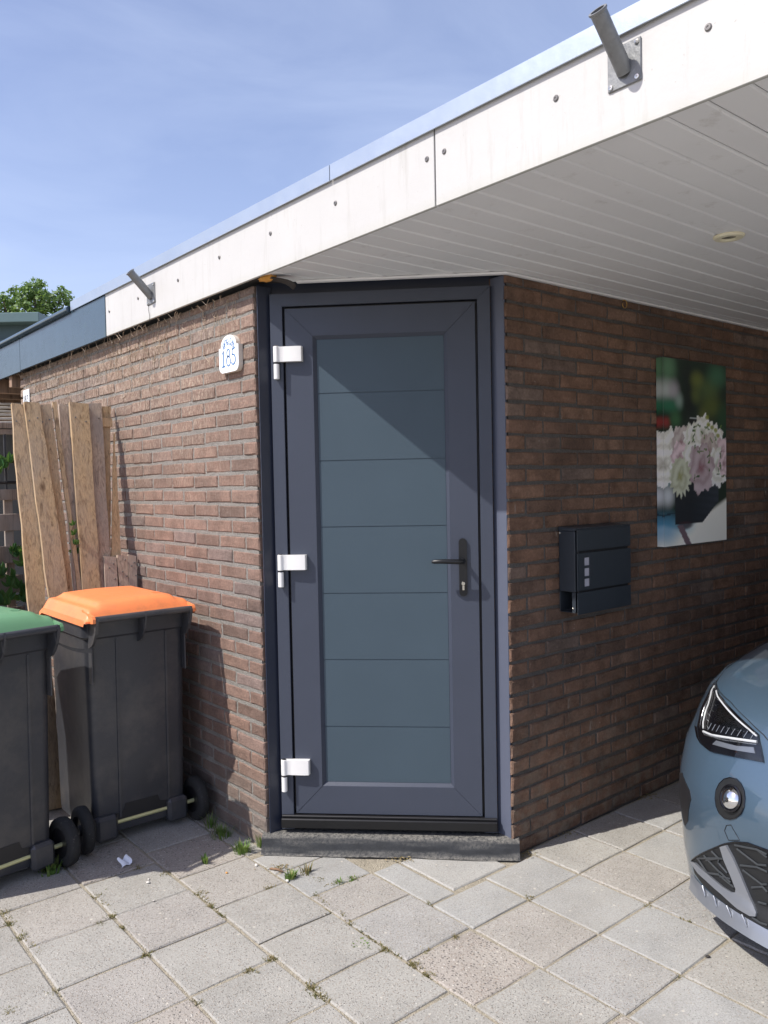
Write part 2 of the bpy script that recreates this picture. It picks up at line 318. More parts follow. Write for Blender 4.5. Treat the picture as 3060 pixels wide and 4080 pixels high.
# ------------------------------------------------------------------ mesh helpers
class MB:
    def __init__(s, M=None): s.v = []; s.f = []; s.t = []; s.M = M; s.cur = 0.0
    def add(s, vs, fs, M=None):
        o = len(s.v); T = M if M is not None else None
        for p in vs:
            p = Vector(p)
            if T is not None: p = T @ p
            if s.M is not None: p = s.M @ p
            s.v.append(p)
        for f in fs: s.f.append([i+o for i in f]); s.t.append(s.cur)
        return s
    def box(s, a, b, M=None):
        x0, y0, z0 = a; x1, y1, z1 = b
        return s.add([(x0, y0, z0), (x1, y0, z0), (x1, y1, z0), (x0, y1, z0), (x0, y0, z1), (x1, y0, z1), (x1, y1, z1), (x0, y1, z1)],
                     [(0, 3, 2, 1), (4, 5, 6, 7), (0, 1, 5, 4), (1, 2, 6, 5), (2, 3, 7, 6), (3, 0, 4, 7)], M)
    def bbox(s, a, b, r=.003, M=None):
        "box with every edge bevelled once"
        bm = bmesh.new(); bmesh.ops.create_cube(bm, size=1)
        ce = [(a[i]+b[i])/2 for i in range(3)]; sz = [abs(b[i]-a[i]) for i in range(3)]
        for v in bm.verts: v.co = Vector((v.co.x*sz[0]+ce[0], v.co.y*sz[1]+ce[1], v.co.z*sz[2]+ce[2]))
        bmesh.ops.bevel(bm, geom=bm.edges[:], offset=min(r, min(sz)*.45), segments=1, affect='EDGES')
        s.addbm(bm, M); return s
    def addbm(s, bm, M=None):
        bm.verts.index_update()
        s.add([v.co.copy() for v in bm.verts], [[v.index for v in f.verts] for f in bm.faces], M); bm.free()
    def prism(s, poly, h0, h1, axis='z', M=None):
        n = len(poly)
        def P(u, v, h): return {'z': (u, v, h), 'y': (u, h, v), 'x': (h, u, v)}[axis]
        vs = [P(u, v, h0) for u, v in poly]+[P(u, v, h1) for u, v in poly]
        fs = [list(range(n))[::-1], list(range(n, 2*n))]+[(i, (i+1) % n, n+(i+1) % n, n+i) for i in range(n)]
        return s.add(vs, fs, M)
    def tube(s, pts, r, n=8, M=None, cap=True):
        pts = [Vector(p) for p in pts]; rs = r if isinstance(r, (list, tuple)) else [r]*len(pts)
        vs = []; fs = []; up = None
        for i, p in enumerate(pts):
            d = (pts[min(i+1, len(pts)-1)]-pts[max(i-1, 0)]).normalized()
            if up is None: up = d.orthogonal().normalized()
            up = (up-d*up.dot(d)).normalized(); w = d.cross(up)
            for k in range(n):
                a = 2*math.pi*k/n; vs.append(p+(up*math.cos(a)+w*math.sin(a))*rs[i])
        for i in range(len(pts)-1):
            for k in range(n): fs.append((i*n+k, i*n+(k+1) % n, (i+1)*n+(k+1) % n, (i+1)*n+k))
        if cap: fs.append(list(range(n))[::-1]); fs.append([(len(pts)-1)*n+k for k in range(n)])
        return s.add(vs, fs, M)
    def lathe(s, prof, n=24, M=None):
        vs = [(r*math.cos(2*math.pi*k/n), r*math.sin(2*math.pi*k/n), z) for r, z in prof for k in range(n)]
        fs = [(i*n+k, i*n+(k+1) % n, (i+1)*n+(k+1) % n, (i+1)*n+k) for i in range(len(prof)-1) for k in range(n)]
        return s.add(vs, fs, M)
    def grid(s, fn, us, vs_, M=None, flip=False):
        nu, nv = len(us), len(vs_)
        P = [fn(u, v) for u in us for v in vs_]
        fs = [(i*nv+j, (i+1)*nv+j, (i+1)*nv+j+1, i*nv+j+1) for i in range(nu-1) for j in range(nv-1)]
        if flip: fs = [f[::-1] for f in fs]
        return s.add(P, fs, M)
    def mesh(s, name, org=(0, 0, 0), tint=False, smooth=False):
        me = bpy.data.meshes.new(name); o = Vector(org)
        me.from_pydata([tuple(p-o) for p in s.v], [], s.f); me.update()
        if tint:
            a = me.attributes.new('tint', 'FLOAT', 'FACE'); a.data.foreach_set('value', s.t)
        if smooth is not False: smooth_mesh(me, smooth)
        return me
def smooth_mesh(me, ang):
    me.polygons.foreach_set('use_smooth', [True]*len(me.polygons))
    if ang is not True and ang < 179: me.set_sharp_from_angle(angle=math.radians(ang))

def link(name, me, mat, parent=None, loc=(0, 0, 0)):
    o = bpy.data.objects.new(name, me); COL.objects.link(o); o.location = loc
    if me is not None and mat is not None:
        if not me.materials: me.materials.append(mat)
    if parent is not None: o.parent = parent
    return o
def wloc(o):
    v = Vector(o.location)
    while o.parent is not None: o = o.parent; v += Vector(o.location)
    return v
def build(mb, name, mat, parent=None, smooth=False, tint=False, org=None):
    "geometry given in world space; a top-level mesh keeps org as its origin"
    base = wloc(parent) if parent is not None else Vector(org or (0, 0, 0))
    me = mb.mesh(name, base, tint, smooth)
    return link(name, me, mat, parent, (0, 0, 0) if parent is not None else base)
def tag(o, label, cat, group=None):
    o['label'] = label; o['category'] = cat
    if group: o['group'] = group
    return o
def struct(o): o['kind'] = 'structure'; return o
def stuff(o): o['kind'] = 'stuff'; return o
def thing(name, label, cat, loc=(0, 0, 0), group=None):
    o = bpy.data.objects.new(name, None); COL.objects.link(o); o.location = loc; o.empty_display_size = .1
    return tag(o, label, cat, group)
def quad_noise(p, s=1.0): return mnoise.noise(Vector(p)*s)

def block_mesh(name, L, H, D, rng, bev=.005, jit=.0022):
    "brick or paver: front face at y=0 towards -y, eight-point uneven outline, chamfered edge"
    hx, hz = L/2, H/2
    ring = [(-hx, -hz), (0, -hz), (hx, -hz), (hx, 0), (hx, hz), (0, hz), (-hx, hz), (-hx, 0)]
    mb = MB(); vs = []
    for (x, z) in ring:
        vs.append((x+rng.uniform(-1, 1)*jit, bev*rng.uniform(.7, 1.3), z+rng.uniform(-1, 1)*jit))
    for (x, z) in ring:
        k = bev*rng.uniform(.55, 1.7)
        fx = (x-math.copysign(k, x)) if x else x+rng.uniform(-1, 1)*.02
        fz = (z-math.copysign(k, z)) if z else z+rng.uniform(-1, 1)*.005
        vs.append((fx, rng.uniform(-.4, .4)*bev*.35, fz))
    for (x, z) in ring: vs.append((x, D, z))
    vs.append((rng.uniform(-.2, .2)*L, rng.uniform(-.0012, .0012), rng.uniform(-.2, .2)*H))
    fs = []
    for i in range(8):
        j = (i+1) % 8
        fs.append((i, j, 8+j, 8+i)); fs.append((8+i, 8+j, 24)); fs.append((i, 16+i, 16+j, j))
    mb.add(vs, fs); me = mb.mesh(name); return me

# ------------------------------------------------------------------ ground and pavers
RX, RY = C45*1.0325, -C45*1.0325           # right-hand door corner
DOOR = Matrix(((C45, C45, 0, 0), (-C45, C45, 0, 0), (0, 0, 1, 0), (0, 0, 0, 1)))   # door frame: x along the door, y inwards

def sandz(x, y): return -.0046+.0022*quad_noise((x, y, 0), 9)
gb = MB()
gb.grid(lambda u, v: (u, v, sandz(u, v)), [i*.05-3.2 for i in range(127)], [i*.05-3.2 for i in range(127)])
def sheet(a, b, c, d): gb.add([(a, c, -.0075), (b, c, -.0075), (b, d, -.0075), (a, d, -.0075)], [(0, 1, 2, 3)])
for a, b, c, d in ((-900, -3.2, -900, 900), (3.1, 900, -900, 900), (-3.2, 3.1, -900, -3.2), (-3.2, 3.1, 3.1, 900)): sheet(a, b, c, d)
ground = struct(build(gb, 'ground', MT['sand']))

prng = random.Random(5)
PX = [-2.51, -2.21, -1.91, -1.605, -1.302, -1.0, -.702, -.4, -.092, .207, .503, .803, 1.103, 1.408, 1.71, 2.012, 2.314, 2.616, 2.918]
tiles = []
def column(x0, x1, ys, kinds=None):
    for a, b in zip(ys, ys[1:]): tiles.append((x0, x1, min(a, b), max(a, b)))
for i, (x0, x1) in enumerate(zip(PX, PX[1:])):
    if x0 < -.72: ph = -.083 if x0 > -1.1 else -.083+(.01, .14, -.02, .05, -.1)[i % 5]
    elif x0 < -.41: ph = -.078
    elif x0 < -.1: ph = -.28
    if x0 < -.1:
        top = 3.1 if x0 < -.5 else 2.4
        ys = [ph-.3045*k for k in range(-12, 11)]
        ys = [y for y in ys if -3.0 < y < 3.1]
        column(x0, x1, ys)
    elif x0 < .2:
        column(x0, x1, [-.02, -.2, -.441, -.674, -.987]+[-.987-.305*k for k in range(1, 7)])
    else:
        ys = [-1.0-.306*k for k in range(0, 7)]
        column(x0, x1, ys)
        if x0 < .25:
            tiles.append((.207, .34, -.782, -.44)); tiles.append((.207, .503, -1.0, -.786))
            tiles.append((.344, .65, -.765, -.45))
        elif x0 < .55:
            tiles.append((.507, .803, -1.0, -.77))
        else:
            tiles.append((x0, x1, -1.0, -.735))
for k in range(10): tiles.append((-.092, -.004, .02+.3045*k, .02+.3045*(k+1)))
vis = []; rest = []
for t in tiles:
    cx, cy = (t[0]+t[1])/2, (t[2]+t[3])/2
    q = project((cx, cy, 0))
    inside = q and -250 < q[0] < 3310 and 2900 < q[1] < 4330
    (vis if inside else rest).append((q[2] if q else 99, t))
vis.sort(); rest = [x for x in rest]+vis[290:]; vis = vis[:290]
ROTG = Matrix.Rotation(-math.pi/2, 4, 'X')       # front face (-y) turned up (+z)
pcache = {}
def paver_mesh(w, h, k, rng):
    key = (round(w, 3), round(h, 3), k)
    if key not in pcache:
        me = block_mesh('paver', w, h, .05, random.Random(hash(key) & 0xffff), .0035, .0018)
        me.transform(ROTG); pcache[key] = me
    return pcache[key]
FIX = {}   # material choice by tile centre, as in the photograph
def kind_of(cx, cy):
    for (x, y, k) in ((-.55, -.54, 0), (-.85, -.53, 2), (-.245, -.73, 0), (-.245, -.43, 0), (.06, -.83, 4), (.06, -.55, 2), (.355, -1.15, 2), (.06, -1.14, 3), (.355, -.9, 1), (.955, -1.15, 2), (.655, -1.15, 1), (.655, -.88, 1), (.355, -1.46, 4), (.655, -1.46, 1), (-.55, -.23, 2), (-.85, -.23, 0), (-.245, -.12, 2), (-.245, -1.04, 0), (.27, -.6, 1), (.5, -.6, 1), (.06, -.32, 1), (.06, -.1, 1), (-.55, -.84, 0), (-.85, -.84, 3), (-1.15, -.5, 3), (.655, -1.76, 0)):
        if abs(x-cx) < .12 and abs(y-cy) < .12: return k
    if cx > .2: return prng.choice((1, 1, 1, 0, 4))
    return prng.choice((0, 0, 0, 2, 3))
for _, (x0, x1, y0, y1) in vis:
    g = .0105; w, h = x1-x0-g, y1-y0-g*.9
    k = kind_of((x0+x1)/2, (y0+y1)/2)
    me = paver_mesh(w, h, (k, prng.randrange(3)), prng)
    if not me.materials: me.materials.append(PV[k])
    o = link('paver', me, None, ground, ((x0+x1)/2, (y0+y1)/2, prng.uniform(-.0022, .0022)))
    o.rotation_euler = (prng.uniform(-.005, .005), prng.uniform(-.005, .005), prng.uniform(-.006, .006))
rb = MB()
for _, (x0, x1, y0, y1) in rest:
    rb.cur = prng.random(); rb.bbox((x0+.003, y0+.003, -.04), (x1-.003, y1-.003, prng.uniform(-.002, .002)), .003)
extra = []
for i in range(-26, 24):
    for j in range(-30, 20):
        x0, y0 = -.092+.3045*i, -1.0+.3045*j
        if -2.51 < x0+.15 < 2.92 and -3.0 < y0+.15 < 3.2: continue
        if x0 > -.3 and y0 > -1.1: continue
        rb.cur = prng.random(); z = prng.uniform(-.002, .002)
        rb.add([(x0+.003, y0+.003, z), (x0+.3, y0+.003, z), (x0+.3, y0+.3, z), (x0+.003, y0+.3, z)], [(0, 1, 2, 3)])
o = build(rb, 'paver', PV[0], ground, tint=True); stuff(o)

# ------------------------------------------------------------------ brick walls
CO, Z0 = .0668, .132-.0668*2
BH, BL, MOD = .0535, .2225, .232
brng = random.Random(21)
stre = [block_mesh('brick', BL, BH, .09, brng) for _ in range(14)]
head = [block_mesh('brick', .107, BH, .09, brng) for _ in range(8)]
WH = 2.374
def wall(root, mapper, rotz, start, end, mat, hidden):
    recs = []
    for r in range(0, 37):
        z = Z0+CO*r+CO/2+.0
        if z-BH/2 > WH: continue
        s = start; first = True
        while s < end-.02:
            if first and r % 2 == 1: L, kind = .107, 'h'
            else: L, kind = BL, 's'
            if s+L > end+.03: L, kind = .107, 'h'
            recs.append((s+L/2, z, kind)); s += L+.0095; first = False
    out = []
    for s, z, kind in recs:
        p = mapper(s, 0, z); q = project(p)
        ok = q and -60 < q[0] < 3120 and -60 < q[1] < 4140 and not hidden(s, z)
        out.append((0 if ok else 1, q[2] if q else 99, s, z, kind))
    out.sort()
    joined = MB()
    for i, (bad, dpt, s, z, kind) in enumerate(out):
        me = brng.choice(stre if kind == 's' else head)
        dep = max(-.002, min(.0018, brng.gauss(0, .0014))); tilt = brng.uniform(-.012, .012); zz = z+brng.uniform(-.0016, .0016)
        hgt = 1.0
        if z+BH/2 > WH: hgt = (WH-(z-BH/2))/BH; zz = (WH+z-BH/2)/2-.001
        loc = Vector(mapper(s, dep, zz))
        if i < 300 and not bad:
            o = bpy.data.objects.new('brick', me); COL.objects.link(o); o.parent = root; o.location = loc-wloc(root)
            o.rotation_euler = (brng.uniform(-.008, .008), tilt*.6, rotz+brng.uniform(-.006, .006)); o.scale = (1, 1, hgt)
            o.material_slots  # keep shared mesh
        else:
            T = Matrix.Translation(loc) @ Matrix.Rotation(rotz, 4, 'Z') @ Matrix.Rotation(tilt*.6, 4, 'Y') @ Matrix.Diagonal((1, 1, hgt, 1))
            joined.cur = brng.random()
            joined.add([v.co for v in me.vertices], [list(p.vertices) for p in me.polygons], T)
    return joined
def set_mats(root, mat):
    for ch in root.children:
        if ch.name.startswith('brick') and ch.type == 'MESH' and not ch.data.materials: ch.data.materials.append(mat)

wallL = thing('brick_wall', 'sunlit brown brick wall carrying the house number 185 left of the door', 'wall', (0, 1.6, 0))
J = wall(wallL, lambda s, d, z: (d, s, z), -math.pi/2, .012, 3.2, MT['brickL'],
         lambda s, z: (s > 1.62 and z < 2.0) or (s > .75 and z < .98) or (s > .95 and z < 1.1))
stre2 = stre; head2 = head
set_mats(wallL, MT['brickL'])
o = build(J, 'brick', MT['brickL'], wallL, tint=True); stuff(o)
mo = MB()
mo.grid(lambda u, v: (.0042+.0020*quad_noise((0, u, v), 60)+.0008*quad_noise((3, u, v), 9), u, v), [.02+.0125*i for i in range(255)], [min(-.03+.0125*i, WH) for i in range(194)], flip=True)
mo.box((.02, .02, -.05), (.095, 3.2, WH))
mo.grid(lambda u, v: (u, .0185, v), [.006+.02*i for i in range(5)], [-.03, WH])
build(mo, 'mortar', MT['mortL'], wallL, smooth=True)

stre = [block_mesh('brick', BL, BH, .09, brng) for _ in range(14)]
head = [block_mesh('brick', .107, BH, .09, brng) for _ in range(8)]
wallR = thing('brick_wall', 'shaded brown brick wall with the mailbox and flower picture', 'wall', (2.2, RY, 0))
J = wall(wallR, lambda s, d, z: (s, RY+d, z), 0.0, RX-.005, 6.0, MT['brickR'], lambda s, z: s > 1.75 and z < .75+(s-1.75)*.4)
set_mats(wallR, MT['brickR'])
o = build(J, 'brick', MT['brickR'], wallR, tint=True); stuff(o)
mo = MB()
mo.grid(lambda u, v: (u, RY+.0055+.0026*quad_noise((u, 7, v), 60)+.0008*quad_noise((u, 3, v), 9), v), [RX+.004+.0125*i for i in range(200)], [min(-.03+.0125*i, WH) for i in range(194)])
mo.box((RX+.006, RY+.02, -.05), (6.0, RY+.095, WH)); mo.box((RX+2.48, RY+.0058, -.05), (6.0, RY+.0195, WH))
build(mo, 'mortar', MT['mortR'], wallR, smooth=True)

# dried ivy rootlets left on the sunny wall
rrng = random.Random(3); rt = MB()
for i in range(900):
    y = rrng.uniform(.15, 3.15); top = 2.365-abs(rrng.gauss(0, .16))*(0.35+.65*min(1, y/1.2)); 
    if y < .9 and rrng.random() < .55: continue
    ln = rrng.uniform(.015, .075)*(1.8 if rrng.random() < .12 else 1)
    p = Vector((-.003, y, top)); a = rrng.gauss(0, .35); pts = [p.copy()]
    for k in range(4):
        a += rrng.gauss(0, .35); p = p+Vector((rrng.gauss(0, .0015), math.sin(a)*ln/4, -math.cos(a)*ln/4)); p.x = min(-.001, max(-.02, p.x)); pts.append(p.copy())
    rt.tube(pts, rrng.uniform(.0006, .0013), 3, cap=False)
for i in range(70):   # loose bits hanging under the fascia edge
    y = rrng.uniform(.2, 3.2); p = Vector((rrng.uniform(-.05, -.01), y, 2.372))
    a = rrng.gauss(0, .8); ln = rrng.uniform(.02, .07)
    rt.tube([p, p+Vector((0, math.sin(a)*ln*.5, -math.cos(a)*ln*.4)), p+Vector((.005, math.sin(a)*ln, -ln*.6))], .0013, 3, cap=False)
o = stuff(build(rt, 'ivy_rootlets', MT['rootlet'], None, org=(0, 1.6, 2.2))); tag(o, 'dried tan ivy rootlets clinging to the sunlit bricks under the fascia', 'rootlets')

# ------------------------------------------------------------------ roof, fascia, soffit
FX = -.06
roof = thing('carport_roof', 'flat roof with white fascia, metal edge trim and boarded white soffit', 'roof', (1.5, -1.5, 2.38))
mb = MB(); mb.box((FX+.016, -6.0, 2.40), (6.1, 2.02, 2.625)); build(mb, 'roof_deck', MT['rooftop'], roof)
SCR = [[.569, 2.50], [.175, 2.517], [-.232, 2.518], [-.654, 2.519], [-1.12, 2.524], [-1.195, 2.523], [-1.607, 2.526], [-2.021, 2.526], [1.40, 2.50], [1.02, 2.50], [-2.45, 2.525], [-2.9, 2.525]]
for (y0, y1) in ((-1.150, 1.452), (-3.75, -1.156), (-6.0, -3.756)):
    mb = MB(); mb.bbox((FX, y0, 2.374), (FX+.012, y1, 2.615), .0015)
    f = build(mb, 'fascia_panel', MT['white'], roof)
    for (y, z) in SCR:
        if y0 < y < y1:
            m = MB(); T = Matrix.Translation((FX-.0002, y, z)) @ Matrix.Rotation(-math.pi/2, 4, 'Y')
            m.lathe([(.0085, 0), (.0085, .0015), (.0065, .0035), (.003, .0036), (.0025, .0022), (0, .0022)], 12, T); build(m, 'screw', MT['screw'], f, smooth=30)
for (y0, y1) in ((-.637, 1.965), (-3.2, -.641), (-6.0, -3.204)):
    mb = MB(); mb.prism([(FX-.012, 2.598), (FX-.009, 2.597), (FX-.009, 2.647), (FX+.10, 2.651), (FX+.10, 2.655), (FX-.012, 2.652)], y0, y1, 'y')
    build(mb, 'edge_trim', MT['alu'], roof)
# soffit boards: tongue and groove, running parallel to the shaded wall
def board(x0f, x1f, y0, y1, z=2.383, parent=roof):
    m = MB(); b = .006
    prof = [(y0+.0015, z+.010), (y0+.0015, z+b), (y0+.0015+b, z), (y1-.0015-b, z), (y1-.0015, z+b), (y1-.0015, z+.010)]
    n = len(prof); vs = [(x0f(y), y, zz) for y, zz in prof]+[(x1f(y), y, zz) for y, zz in prof]
    fs = [list(range(n)), list(range(n, 2*n))[::-1]]+[(i, n+i, n+(i+1) % n, (i+1) % n) for i in range(n)]
    m.add(vs, fs); return build(m, 'soffit_board', MT['soffit'], parent)
srng = random.Random(9)
k = 0; y = -.099
while y > -5.95:
    y1, y0 = y, y-.0998
    zj = 2.383+srng.uniform(-.001, .001)
    if y1 > -.74:
        board(lambda yy: FX+.013, (lambda yy: -yy+.012) if y0 > -.72 else (lambda yy: 6.0), y0, max(y1, y0+.01), zj)
    else:
        cut = 2.68
        board(lambda yy: FX+.013, lambda yy: cut, y0, y1, zj)
        board(lambda yy: cut+.004, lambda yy: 6.0, y0, y1, zj)
    y -= .1; k += 1
mb = MB(); mb.box((FX+.014, -5.98, 2.3935), (6.0, 0.05, 2.3985)); build(mb, 'soffit_backing', MT['felt'], roof)
# j-trim along the wall and over the door
mb = MB(); mb.bbox((RX-.01, RY-.016, 2.3725), (6.0, RY+.004, 2.3822), .0015)
T = Matrix(DOOR); mb.bbox((.18, -.022, 2.373), (1.035, .004, 2.3818), .0015, T); build(mb, 'soffit_trim', MT['soffit'], roof)
# torn corner above the door with orange foam
f = MB(); bm = bmesh.new(); bmesh.ops.create_icosphere(bm, subdivisions=3, radius=1)
for v in bm.verts:
    n_ = quad_noise(v.co, 2.2)*.35+quad_noise(v.co, 6)*.15; v.co = Vector((v.co.x*.028, v.co.y*.045, v.co.z*.016))*(1+n_)
f.addbm(bm, Matrix.Translation((-.006, -.115, 2.380))); tag(build(f, 'foam_lump', MT['foam'], None, True, org=(-.006, -.115, 2.38)), 'orange expanding foam lump in the torn soffit corner above the door', 'foam')
f = MB(); f.grid(lambda u, v: (-.02+.075*u+.01*v, -.17-.06*u+.05*v+.008*math.sin(6*u), 2.372-.035*u*u-.01*math.sin(3*v)*u), [i/8 for i in range(9)], [i/5 for i in range(6)])
fl = build(f, 'felt_flap', MT['felt'], None, True, org=(0, -.17, 2.36)); tag(fl, 'dark torn felt flap hanging from the soffit corner above the door', 'flap')
md = fl.modifiers.new('t', 'SOLIDIFY'); md.thickness = .003
# carport back end
bw = MB(); bw.box((6.0, -6.0, 0), (6.1, RY+.09, 2.38)); o = build(bw, 'carport_back_wall', MT['dull_wall'], None, org=(6, -3, 0)); tag(o, 'plain rendered wall closing the far end of the carport', 'wall')

# ceiling spotlight
sp = thing('ceiling_spotlight', 'round cream recessed spotlight in the white boarded soffit', 'spotlight', (.995, -1.52, 2.383))
T = Matrix.Translation((.995, -1.52, 2.3828))
m = MB(); m.lathe([(.052, .0), (.052, -.004), (.047, -.009), (.030, -.010), (.025, -.006), (.025, .006)], 32, T); build(m, 'ring', MT['lampring'], sp, 40)
m = MB(); m.lathe([(.0248, -.0035), (.012, -.0028), (0, -.0025)], 20, T); build(m, 'lamp', MT['darkglass'], sp, True)
# hook at the wall head
hk = MB(); hk.tube([(1.53+.018*math.cos(a), RY-.012, 2.352+.018*math.sin(a)) for a in [1.6-.35*i for i in range(15)]], .0022, 6)
hk.tube([(1.53, RY+.005, 2.37), (1.53, RY-.012, 2.37)], .002, 6)
tag(build(hk, 'cup_hook', MT['brass'], None, True, org=(1.53, RY, 2.35)), 'small brass cup hook at the top of the shaded wall', 'hook')

# pole brackets
def bracket(y, z, label):
    t = thing('pole_bracket', label, 'bracket', (FX, y, z), 'steel flagpole brackets on the fascia')
    m = MB(); m.bbox((FX-.005, y-.046, z-.05), (FX-.0002, y+.046, z+.05), .002); pl = build(m, 'mounting_plate', MT['galv'], t)
    for a in (-1, 1):
        for b in (-1, 1):
            m = MB(); T = Matrix.Translation((FX-.005, y+a*.036, z+b*.04)) @ Matrix.Rotation(-math.pi/2, 4, 'Y')
            m.lathe([(.0065, 0), (.0058, .003), (.002, .0035), (0, .002)], 10, T); build(m, 'screw', MT['steel'], pl, 30)
    p0 = Vector((FX-.002, y, z-.012)); d = Vector((-.105, 0, .105)); p1 = p0+d
    m = MB(); a = d.normalized(); s1 = Vector((0, 1, 0)); s2 = a.cross(s1)
    def ring(c, r): return [c+(s1*math.cos(2*math.pi*k/20)+s2*math.sin(2*math.pi*k/20))*r for k in range(20)]
    prof = [(p0-a*.004, .0195), (p1-a*.008, .0195), (p1-a*.004, .0225), (p1, .0225), (p1, .0165), (p1-a*.09, .0165)]
    vs = []; [vs.extend(ring(c, r)) for c, r in prof]
    m.add(vs, [(i*20+k, i*20+(k+1) % 20, (i+1)*20+(k+1) % 20, (i+1)*20+k) for i in range(5) for k in range(20)]+[[5*20+k for k in range(20)]])
    build(m, 'tube', MT['galv'], t, 35)
bracket(-1.811, 2.527, 'grey steel pole bracket high on the white fascia at upper right')
bracket(.863, 2.492, 'grey steel pole bracket on the white fascia beside the dark fascia')
wr = MB(); wr.tube([(FX-.004, .885, 2.455), (FX-.006, .89, 2.42), (FX-.004, .882, 2.39), (FX-.006, .886, 2.36)], .0012, 4); tag(build(wr, 'loose_wire', MT['felt'], None, org=(FX, .885, 2.4)), 'thin dark wire hanging below the bracket beside the dark fascia', 'wire')

# ------------------------------------------------------------------ neighbour's roof edge
nb = thing('neighbour_roof', 'dark glossy fascia of the neighbouring roof with round gutter edge', 'roof', (.5, 4, 2.38))
m = MB(); m.bbox((FX-.002, 1.458, 2.372), (FX+.012, 3.02, 2.603), .0015); build(m, 'fascia_panel', MT['black_board'], nb)
m = MB(); m.bbox((FX-.002, 3.026, 2.366), (FX+.012, 7.0, 2.60), .0015); build(m, 'fascia_panel', MT['black_board'], nb)
m = MB(); m.tube([(FX-.012, 1.985, 2.612), (FX-.012, 4.2, 2.606), (FX-.012, 7.0, 2.60)], .019, 12); build(m, 'round_edge', MT['black_board'], nb, 40)
m = MB(); m.box((FX+.014, 2.022, 2.40), (5.0, 7.0, 2.61)); build(m, 'roof_deck', MT['rooftop'], nb)
for k in range(9):
    y = 3.32+k*.42
    m = MB(); m.bbox((FX+.02, y, 2.29), (4.0, y+.06, 2.398), .003); build(m, 'rafter', MT['rafter'], nb)
m = MB(); m.bbox((.45, 3.3, 2.16), (.52, 7.0, 2.285), .003); build(m, 'beam', MT['rafter'], nb)
# pale laths stored under that roof
lr = random.Random(31)
for k in range(6):
    z = 2.05+.035*k; a = lr.uniform(-.12, .12)
    m = MB(); m.bbox((-.1, 3.5+.09*k, z-.008), (2.2, 3.54+.09*k, z+.008), .002, Matrix.Translation((0, 3.5, z)) @ Matrix.Rotation(a*.4, 4, 'Y') @ Matrix.Rotation(a, 4, 'Z') @ Matrix.Translation((0, -3.5, -z)))
    o = build(m, 'lath', MT['pallet'], None, org=(0, 3.5, z)); tag(o, ('lowest', 'second lowest', 'third from the bottom', 'third from the top', 'second highest', 'highest')[k]+' thin pale lath under the neighbouring roof, left of the number 183', 'lath', 'pale laths stored under the neighbouring roof')
bk = MB(); bk.box((-1.8, 6.2, 0), (3, 6.3, 2.35)); tag(build(bk, 'shed_wall', MT['dull_wall'], None, org=(0, 6.2, 0)), 'dim wall at the back of the neighbouring carport', 'wall')

# ------------------------------------------------------------------ door
door = thing('front_door', 'anthracite panelled door with white hinges set across the brick corner', 'door', tuple(DOOR @ Vector((.516, .03, .07))))
def dbox(name, a, b, mat, parent=door, r=.0015):
    m = MB(DOOR); m.bbox(a, b, r); return build(m, name, mat, parent)
# backing so that no light comes through, and the recessed lining
dbox('lining', (-.005, .062, .0), (1.037, .075, 2.395), MT['trimd'])
m = MB(DOOR); m.prism([(.007, .008), (.011, .004), (.0575, .0505), (.0575, .0615), (.052, .0615)], .06, 2.372, 'z'); build(m, 'corner_trim', MT['trimd'], door)
m = MB(DOOR); m.prism([(1.026, .007), (.978, .0615), (.970, .0615), (.970, .0525), (1.020, .002)], .055, 2.3715, 'z'); build(m, 'corner_trim', MT['trimr'], door)
FL, FR, FT, FB = .056, .967, 2.341, .082
def mitre(name, pts, y0, y1, mat, parent):
    m = MB(DOOR); bm = bmesh.new()
    n = len(pts); lo = [bm.verts.new((x, y0, z)) for x, z in pts]; hi = [bm.verts.new((x, y1, z)) for x, z in pts]
    bm.faces.new(lo); bm.faces.new(hi[::-1])
    for i in range(n): bm.faces.new((lo[i], hi[i], hi[(i+1) % n], lo[(i+1) % n]))
    bmesh.ops.recalc_face_normals(bm, faces=bm.faces)
    bmesh.ops.bevel(bm, geom=[e for e in bm.edges if abs(e.verts[0].co.y-y0) < 1e-6 and abs(e.verts[1].co.y-y0) < 1e-6], offset=.0014, segments=2, affect='EDGES')
    m.addbm(bm); return build(m, name, mat, parent)
w = .052
fr = MT['frame']
mitre('frame_jamb', [(FL, FB), (FL+w, FB), (FL+w, FT-w), (FL, FT)], .030, .064, fr, door)
mitre('frame_jamb', [(FR, FB), (FR-w, FB), (FR-w, FT-w), (FR, FT)], .030, .064, fr, door)
mitre('frame_head', [(FL+.0005, FT), (FL+w, FT-w-.0005), (FR-w, FT-w-.0005), (FR-.0005, FT)], .030, .064, fr, door)
LL, LR, LB, LT, lw = .1185, .9055, .150, 2.2785, .1155
leaf = thing('leaf', '', '', (0, 0, 0)); del leaf['label']; del leaf['category']
bpy.data.objects.remove(leaf)
PL_, PR_, PB_, PT_ = LL+lw, LR-lw, LB+lw+.004, LT-lw
mitre('stile', [(LL, LB), (PL_, PB_), (PL_, PT_), (LL, LT)], .0325, .060, fr, door)
mitre('stile', [(LR, LB), (PR_, PB_), (PR_, PT_), (LR, LT)], .0325, .060, fr, door)
mitre('rail', [(LL+.0006, LT), (PL_+.0004, PT_), (PR_-.0004, PT_), (LR-.0006, LT)], .0325, .060, fr, door)
mitre('rail', [(LL+.0006, LB), (PL_+.0004, PB_), (PR_-.0004, PB_), (LR-.0006, LB)], .0325, .060, fr, door)
